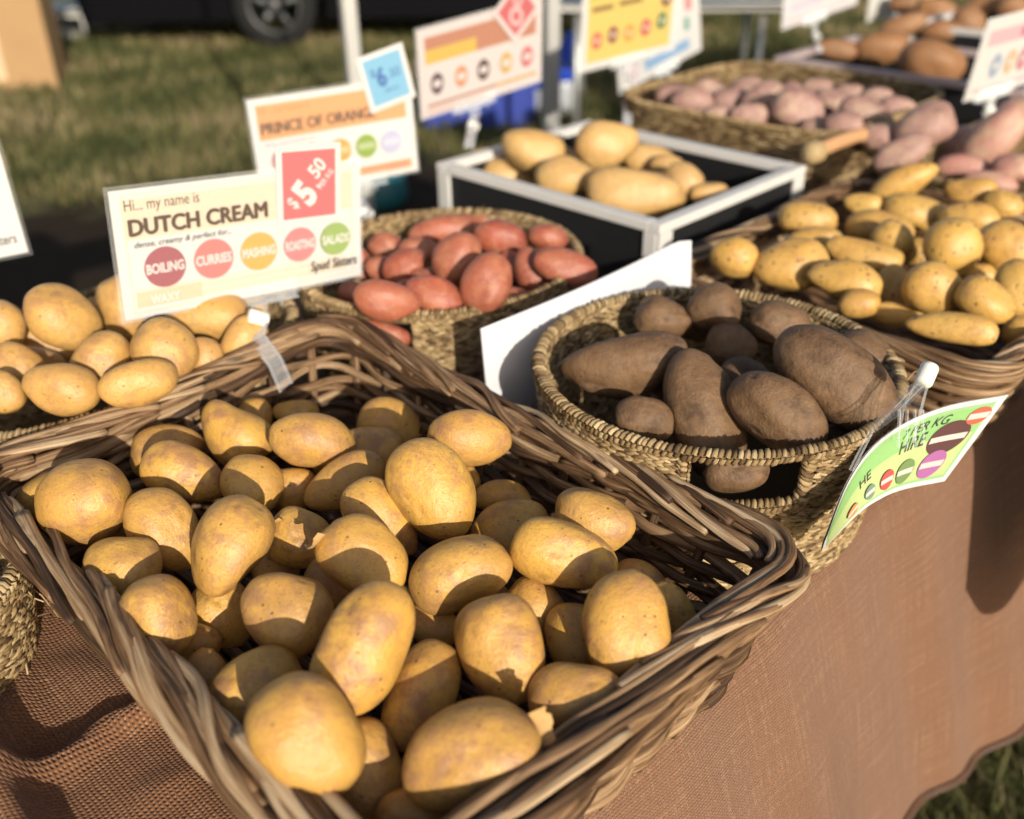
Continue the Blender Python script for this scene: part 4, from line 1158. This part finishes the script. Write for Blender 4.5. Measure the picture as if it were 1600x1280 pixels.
c = Card(.2384, .1230, (244, 240, 236)); c.rect(.06, .66, .95, .86, (238, 196, 204)); c.rect(.40, .70, .95, .82, (220, 128, 146)); c.rect(.05, .07, .95, .12, (242, 200, 204))
for x, col in ((.22, (172, 188, 212)), (.38, (240, 204, 164)), (.52, (232, 150, 160)), (.7, (200, 200, 160))): c.disc(x, .38, .055, col, 0, 1.5); c.disc(x, .38, .03, (244, 240, 236), 0, .6)
s8 = sign("white card with a pink stripe at the right edge, above the pink potatoes", [0.8318, 1.6433, 1.0331, 0.5676, -0.1456, 0.0598], c)
clip(s8, c, PD(1546, 190, 1.64), -.045, .4)
c = Card(.24, .12, WH); c.rect(.035, .6, .965, .93, CRM); c.text("Spud Sisters", .755, .10, .085, (66, 58, 56), .012, .215, shear=.15)
vl = [-0.5892, 0.9087, 1.0319, 0.6016, 0.0999, -0.0028]
vl[0] -= math.cos(.6016) * (.24 - .2137) / 2; vl[1] -= math.sin(.6016) * (.24 - .2137) / 2; vl[2] += -.0 + (.0811 - .12) / 2 + .0
vl[2] += .0195
s9 = sign("white name card mostly out of frame at the left edge", vl, c)

# --- blank white card standing between the two round baskets
mb = MB(); K = 24
tp = [(750, 516, .962), (1040, 385, .972), (1076, 369, .974), (1083, 400, .955), (1080, 432, .935)]
a0, a1 = P(752, 514, .955), P(1072, 371, .968)
lo = np.array([0, 0, -.150]) + np.array([C45, -C45, 0]) * .012
front = []; 
for k in np.linspace(0, 1, K):
    q = a0 + (a1 - a0) * k; bow = .006 * math.sin(k * math.pi) ; curl = max(0, k - .92) / .08
    q = q + np.array([C45, -C45, 0]) * (bow + .010 * curl ** 2) - (a1 - a0) / np.linalg.norm(a1 - a0) * .004 * curl ** 2
    front.append(q)
front = np.array(front); nz = 10
g = np.array([[q + lo * (j / (nz - 1)) for j in range(nz)] for q in front])
back = g - np.array([C45, -C45, 0]) * .0016
v = np.concatenate([g.reshape(-1, 3), back.reshape(-1, 3)]); o_n = K * nz
f = []
for i in range(K - 1):
    for j in range(nz - 1):
        a = i * nz + j; f.append([a, a + 1, a + nz + 1, a + nz]); f.append([o_n + a, o_n + a + nz, o_n + a + nz + 1, o_n + a + 1])
    f.append([i * nz, (i + 1) * nz, o_n + (i + 1) * nz, o_n + i * nz])
for j in range(nz - 1):
    f.append([j, o_n + j, o_n + j + 1, j + 1]); a = (K - 1) * nz + j; f.append([a, a + 1, o_n + a + 1, o_n + a])
mb.add(v, f)
M_CARD = plain("card_white", (.62, .62, .645), .55, .3, .02, 30)
tag(mb.build("blank_card", M_CARD, None, False), "plain white card standing between the two round baskets, carrying a basket's shadow", "card")

# --- green card curling over the front of the earthy potatoes
def curled_card(label, U, Lw, uniform=False):
    U = np.array(U); Lw = np.array(Lw)
    def cr(Q, k):
        n_ = len(Q) - 1; x = np.clip(k, 0, 1) * n_; i = np.minimum(np.floor(x).astype(int), n_ - 1); f_ = (x - i)[:, None]
        p0 = np.where(i[:, None] > 0, Q[np.maximum(i - 1, 0)], 2 * Q[0] - Q[1]); p1 = Q[i]; p2 = Q[i + 1]; p3 = np.where(i[:, None] + 2 <= n_, Q[np.minimum(i + 2, n_)], 2 * Q[-1] - Q[-2])
        return .5 * (2 * p1 + (p2 - p0) * f_ + (2 * p0 - 5 * p1 + 4 * p2 - p3) * f_ ** 2 + (3 * p1 - p0 - 3 * p2 + p3) * f_ ** 3)
    fn = lambda x, y: cr(U, x) * y[:, None] + cr(Lw, x) * (1 - y[:, None])
    c = Card(1, 1, WH, map=fn); c.z = 0
    N1, N2 = 40, 10
    def quad(x0, y0, x1, y1, col):
        xs = np.linspace(x0, x1, max(2, int(N1 * (x1 - x0)) + 2)); ys = np.linspace(y0, y1, max(2, int(N2 * (y1 - y0)) + 2)); a, b_ = np.meshgrid(xs, ys, indexing='ij'); n2 = len(ys)
        c.put(np.stack([a.ravel() - .5, b_.ravel() - .5], 1), [[i * n2 + j, (i + 1) * n2 + j, (i + 1) * n2 + j + 1, i * n2 + j + 1] for i in range(len(xs) - 1) for j in range(n2 - 1)], col)
    quad(0, 0, 1, 1, WH); quad(.03, .06, .97, .94, (170, 214, 150)); quad(.045, .10, .955, .90, (206, 226, 150)); quad(.045, .60, .955, .90, (158, 214, 128))
    c.text("HE", .30, .50, .16, (56, 66, 44), .02, .10); c.text("HIRE", .60, .56, .17, (60, 60, 44), .02, .14); c.text("7 PER KG", .60, .77, .11, (40, 50, 40), .01, .22, shear=.3)
    for x, y, r_, k, col in ((.85, .58, .075, 2.3, (96, 48, 46)), (.93, .80, .038, 2.3, (226, 104, 70)), (.84, .27, .055, 2.6, (190, 108, 176)), (.68, .27, .052, 2.6, (124, 156, 84)), (.535, .27, .048, 2.6, (214, 82, 74)), (.38, .27, .042, 2.6, (126, 156, 134)), (.22, .27, .038, 2.6, (232, 158, 84))):
        r_ *= 1.18; rg, an_ = np.meshgrid(np.linspace(.001, 1, 7), np.linspace(0, 2 * math.pi, 37)[:-1], indexing='ij')
        c.put(np.stack([(x - .5) + r_ * (rg * np.cos(an_)).ravel(), (y - .5) + r_ * k * (rg * np.sin(an_)).ravel()], 1), [[i * 36 + j, (i + 1) * 36 + j, (i + 1) * 36 + (j + 1) % 36, i * 36 + (j + 1) % 36] for i in range(6) for j in range(36)], col)
        a = np.linspace(-.9, .9, 8) * r_; v_ = np.concatenate([np.stack([x - .5 + a, y - .5 + 0 * a - .035], 1), np.stack([x - .5 + a, y - .5 + 0 * a + .035], 1)])
        c.put(v_, [[i, i + 1, 9 + i, 8 + i] for i in range(7)], (240, 222, 214))
    v = np.concatenate(c.b.v); base = fn(v[:, 0] + .5, v[:, 1] + .5); e = 1e-3
    du = fn(v[:, 0] + .5 + e, v[:, 1] + .5) - fn(v[:, 0] + .5 - e, v[:, 1] + .5); dv = fn(v[:, 0] + .5, v[:, 1] + .5 + e) - fn(v[:, 0] + .5, v[:, 1] + .5 - e)
    nn = np.cross(du, dv); nn /= np.linalg.norm(nn, axis=1, keepdims=True) + 1e-12
    b2 = MB(); b2.add(base + nn * v[:, 2:3] * .45, c.b.f); b2.m = c.b.m
    root = thing("price_sign", label, "price sign", tuple(U[len(U) // 2])); bpy.context.view_layer.update()
    b2.build("card", c.mats, root, False, M=root.matrix_world)
    bb = MB(); a, b_ = np.meshgrid(np.linspace(0, 1, N1), np.linspace(0, 1, N2), indexing='ij'); q = fn(a.ravel(), b_.ravel())
    du = fn(a.ravel() + e, b_.ravel()) - fn(a.ravel() - e, b_.ravel()); dv = U[0] * 0 + fn(a.ravel(), b_.ravel() + e) - fn(a.ravel(), b_.ravel() - e)
    nn = np.cross(du, dv); nn /= np.linalg.norm(nn, axis=1, keepdims=True) + 1e-12
    bb.add(q - nn * .0012, [[i * N2 + j, (i + 1) * N2 + j, (i + 1) * N2 + j + 1, i * N2 + j + 1] for i in range(N1 - 1) for j in range(N2 - 1)])
    bb.build("backing", I(*WH), root, False, M=root.matrix_world)
    return root
wU0 = proj(P(1288, 850, .905))[2]
Ue = [PD(1288, 848, wU0), P(1330, 745, .928), P(1385, 680, .948), P(1470, 638, .960), P(1576, 617, .958)]
Le = [PD(1284, 862, wU0 + .055), PD(1338, 806, wU0 + .050), PD(1375, 780, wU0 + .052), PD(1412, 765, wU0 + .060), PD(1476, 752, wU0 + .075)]
gs = curled_card("green price card curling over the rim of the earthy potato basket", Ue, Le)
# its clip: clear jaw, pin and fins
jb = MB(); ja, jb_ = P(1375, 668, .957), P(1440, 655, .965)
jb.sweep([P(1362, 672, .958), P(1400, 640, .972), P(1425, 612, .985), P(1440, 600, .990)], [.004, .006, .006, .005], 8, 0, 0, .5)
jb.sweep([P(1440, 600, .990), P(1425, 640, .975), P(1415, 690, .955)], [.005, .007, .006], 8, 0, 0, .5)
for k in range(4): jb.sweep([P(1405 + 12 * k, 640, .975), P(1403 + 13 * k, 700, .950)], [.0012, .0012], 5, 0, 0)
jb.sweep([P(1362, 672, .957), P(1330, 735, .935)], [.002, .002], 6, 0, 0); jb.sweep([P(1400, 640, .972), P(1440, 600, .990)], [.002, .002], 6, 0, 0)
jb.build("clip", M_CLEAR, gs, False, M=gs.matrix_world)
kb = MB(); p0, p1 = P(1441, 601, .990), P(1453, 574, .999); dd = Vector(p1 - p0).normalized()
kb.lathe([(0, 0), (.0055, .0), (.0066, .002), (.0066, .014), (.0058, .0165), (0, .0165)], 16, 0, np.array(Matrix.Translation(Vector(p0)) @ dd.to_track_quat('Z', 'Y').to_matrix().to_4x4()))
kb.build("pin", M_KNOB, gs, M=gs.matrix_world)
# unseen card added past the right edge to throw a shadow on the cloth
hs = curled_card("unseen card added past the right edge to cast a shadow on the cloth", [W(-.17, .90, .90), W(-.13, .95, .905), W(-.12, 1.02, .90), W(-.13, 1.10, .89)], [W(.0, .81, .72), W(.03, .85, .67), W(.04, .93, .66), W(.02, 1.02, .69)])

# ------------------------------------------------------------------ behind the stall
M_CAR = plain("black_car_paint", (.004, .004, .005), .7, .04, .2); M_TYRE = plain("tyre_rubber", (.014, .014, .014), .85, .2); M_RIM = plain("alloy", (.12, .12, .12), .5, .5, .05, **{"Metallic": .8}); M_GLASS = plain("dark_glass", (.012, .015, .018), .08, .6); M_LAMP = plain("lamp_lens", (.5, .1, .08), .2, .6)
car = thing("parked_car", "black car parked on the grass behind the stall, one alloy wheel showing", "car", (-.45, 8.75, 0))
def prism(pts, y0, y1, ins=.06):
    b = MB(); n_ = len(pts); c_ = np.mean(pts, 0)
    ring = []
    for (y, k) in ((y0, ins), (y0 + ins, 0), (y1 - ins, 0), (y1, ins)):
        ring += [((x - c_[0]) * (1 - k * .5) + c_[0], y, (z - c_[1]) * (1 - k * .5) + c_[1]) for x, z in pts]
    f = [[i * n_ + j, i * n_ + (j + 1) % n_, (i + 1) * n_ + (j + 1) % n_, (i + 1) * n_ + j] for i in range(3) for j in range(n_)]
    f += [list(range(n_))[::-1], [3 * n_ + j for j in range(n_)]]; b.add(ring, f); return b
def arch(cx, r=.37, z0=.20): return [(cx + r * math.cos(a), .31 + r * math.sin(a)) for a in np.linspace(math.pi + .3, -.3, 12)]
low = [(-2.75, .20)] + arch(-1.28) + arch(1.30) + [(2.12, .24), (2.18, .55), (2.12, .86), (1.55, .95), (-1.0, .96), (-2.6, .84), (-2.8, .6)]
prism(low, -.88, .88).build("body", M_CAR, car, False)
prism([(-.95, .95), (-.25, 1.42), (.95, 1.45), (1.75, .98)], -.74, .74, .05).build("cabin", M_GLASS, car, False)
prism([(-.32, 1.405), (-.25, 1.44), (.95, 1.47), (1.05, 1.43)], -.70, .70, .04).build("roof", M_CAR, car, False)
for cx in (-1.28, 1.30):
    for sy in (-1, 1):
        wh = thing("wheel", None, None); wh.parent = car; wh.location = (cx, sy * .80, .31)
        Rm = np.array(Matrix.Rotation(math.pi / 2 * (1 if sy < 0 else -1), 4, 'X'))
        b = MB(); b.lathe([(.20, -.09), (.29, -.10), (.31, -.07), (.31, .07), (.29, .10), (.20, .09)], 36, 0, Rm); b.build("tyre", M_TYRE, wh)
        b = MB(); b.lathe([(.205, .05), (.205, .092), (.185, .096), (.18, .05)], 36, 0, Rm)
        b.lathe([(0, .09), (.05, .088), (.06, .06), (0, .05)], 20, 0, Rm)
        for k in range(5):
            a = k * 2 * math.pi / 5 + .3; v = np.array([(.045, -.03), (.185, -.022), (.185, .022), (.045, .03)]); ca, sa = math.cos(a), math.sin(a)
            q = np.array([(x * ca - y * sa, x * sa + y * ca, z) for z in (.055, .088) for x, y in v]) @ Rm[:3, :3].T
            b.add(q, [(0, 1, 2, 3), (4, 7, 6, 5), (0, 4, 5, 1), (1, 5, 6, 2), (2, 6, 7, 3), (3, 7, 4, 0)])
        b.build("rim", M_RIM, wh)
for sy in (-.55, .55):
    b = MB(); b.box((2.15, sy, .70), (.05, .18, .07), bev=.02); b.build("tail_lamp", M_LAMP, car)
    b = MB(); b.box((-2.72, sy, .62), (.06, .18, .06), bev=.02); b.build("headlight", M_RIM, car)

M_BOX = plain("cardboard", (.36, .225, .11), .85, .2, .1, 6); M_TAPE = plain("packing_tape", (.55, .42, .26), .35)
cb = thing("cardboard_box", "tall brown cardboard box standing on the grass at the left edge", "box", (-3.28, 6.75, 0), rad(14))
b = MB(); b.box((0, 0, .42), (.32, .25, .42), bev=.006); b.build("carton", M_BOX, cb, False)
for sy in (-1, 1):
    b = MB(); b.box((0, sy * .37, .85), (.31, .13, .003), R=np.array(Matrix.Rotation(sy * .25, 3, 'X'))); b.build("flap", M_BOX, cb, False)
b = MB(); b.box((0, -.2515, .45), (.03, .0012, .38)); b.build("tape", M_TAPE, cb, False)
M_FOAM = plain("white_foam", (.72, .70, .64), .7, .3, .05)
fb = thing("foam_box", "low white foam box on the grass beside the cardboard box", "box", (-3.72, 8.75, 0), rad(-4))
b = MB(); b.box((0, 0, .09), (.30, .22, .09), bev=.015); b.build("tub", M_FOAM, fb); b = MB(); b.box((0, 0, .205), (.31, .23, .022), bev=.01); b.build("lid", M_FOAM, fb)
# marquee legs
M_ALU = plain("brushed_aluminium", (.50, .49, .46), .45, .5, .08, 30, **{"Metallic": .35})
def leg(px, depth, label):
    q = PD(px, 60, depth); r = thing("marquee_leg", label, "pole", (q[0], q[1], 0), .4)
    b = MB(); b.box((0, 0, .70), (.021, .021, .70), bev=.004); b.build("outer_tube", M_ALU, r, False)
    b = MB(); b.box((0, 0, 1.9), (.017, .017, .52), bev=.003); b.build("inner_tube", M_ALU, r, False)
    b = MB(); b.box((0, 0, 1.395), (.027, .027, .03), bev=.005); b.box((.034, 0, 1.395), (.012, .008, .008), bev=.003); b.build("lock_collar", M_KNOB, r, False)
    b = MB(); b.box((0, 0, .003), (.055, .055, .003), bev=.001); b.build("foot_plate", M_STEEL, r, False)
leg(548, 2.75, "pale marquee leg rising behind the blue price tag")
leg(861, 2.75, "grey marquee leg beside the brown headed card")
# white trestle at the back
wt = thing("folding_table", "white folding table standing behind the yellow price card", "table", tuple(np.append(P(1085, 4, .74)[:2] + [0, .32], 0)), rad(-6))
b = MB(); b.box((0, 0, .725), (.55, .33, .018), bev=.008); b.build("table_top", M_WHITE, wt)
for sx in (-.46, .33):
    for sy in (-.26, .26):
        b = MB(); b.sweep([(sx, sy, .705), (sx, sy, .35), (sx, sy, 0)], .016, 10); b.build("leg", M_STEEL, wt)
# bottles
M_BLUE = plain("blue_plastic", (.012, .055, .42), .35, .5); M_BOT = plain("clear_bottle", (.36, .38, .40), .25, .5); M_TEAL = plain("teal_plastic", (.01, .10, .13), .5); M_BCR = plain("navy_plastic", (.012, .035, .26), .5)
for i, (px, py, h, lab) in enumerate(((880, 176, .34, "blue capped water bottle right of the grey marquee leg"), (812, 186, .30, "blue capped water bottle left of the grey marquee leg"), (846, 182, .30, "blue topped water bottle directly behind the grey marquee leg"), (893, 150, .36, "dark blue capped bottle behind the right hand water bottle"))):
    q = P(px, py, 0); r = thing("water_bottle", lab, "bottle", (q[0], q[1], 0), 0, "water bottles on the grass")
    b = MB(); b.lathe([(0, 0), (.07, 0), (.078, .02), (.078, h * .50), (.07, h * .55)], 20); b.build("bottle_body", M_BOT, r)
    b = MB(); b.lathe([(.072, h * .54), (.08, h * .56), (.08, h * .80), (.05, h * .92), (.035, h), (0, h)], 20); b.build("cap", M_BLUE, r)
q = P(745, 200, 0); r = thing("storage_crate", "navy plastic crate on the grass below the brown headed card", "crate", (q[0], q[1] + .2, 0), .1)
b = MB()
for sx in (-1, 1): b.box((sx * .29, 0, .14), (.012, .19, .14), bev=.004); b.box((0, sx * .19, .14), (.278, .012, .14), bev=.004)
b.box((0, 0, .012), (.277, .177, .01)); b.build("tub", M_BCR, r, False)
b = MB()
for sx in (-1, 1): b.box((sx * .30, 0, .272), (.018, .21, .012), bev=.003); b.box((0, sx * .20, .2725), (.281, .018, .012), bev=.003)
b.build("lip", M_BLUE, r, False)
q = P(592, 318, 0); r = thing("leg_weight", "teal weight bag on the ground below the orange headed card", "weight bag", (q[0], q[1], 0), .3)
b = MB(); b.lathe([(0, 0), (.11, 0), (.13, .04), (.12, .12), (.07, .16), (0, .165)], 20); b.build("bag", M_TEAL, r)
b = MB(); b.sweep([(-.05, 0, .15), (-.04, 0, .22), (.04, 0, .22), (.05, 0, .15)], .012, 8); b.build("strap", M_TEAL, r)

# unseen marquee and crate stacks, added out of frame to shade the grass behind
mq = thing("shade_marquee", "unseen white marquee added at the right to shade the grass", "marquee", (4.1, -.1, 0), .05)
M_SHADE_CANVAS = plain("shade_canvas", (.62, .62, .60), .8)
b = MB(); b.add([(-1.5, -1.5, 2.2), (1.5, -1.5, 2.2), (1.5, 1.5, 2.2), (-1.5, 1.5, 2.2), (0, 0, 3.0), (-1.5, -1.5, 1.95), (1.5, -1.5, 1.95), (1.5, 1.5, 1.95), (-1.5, 1.5, 1.95)], [(0, 1, 4), (1, 2, 4), (2, 3, 4), (3, 0, 4), (5, 6, 1, 0), (6, 7, 2, 1), (7, 8, 3, 2), (8, 5, 0, 3)]); b.build("shade_canopy", M_SHADE_CANVAS, mq, False)
for x in (-1.47, 1.47):
    for y in (-1.47, 1.47):
        b = MB(); b.box((x, y, 1.1), (.02, .02, 1.1), bev=.004); b.build("leg", M_ALU, mq, False)
for t0, nm in ((-.42, "nearer"), (-.86, "farther")):  # unseen stacks added to darken the ground behind the stall
    for k, lv_ in enumerate(("bottom", "middle", "top")):
        crate("unseen black shade crate at the " + lv_ + " of the " + nm + " stack beyond the left edge", -1.09, -.78, t0, t0 + .40, TZ + k * .1275, .126, M_WHITE)
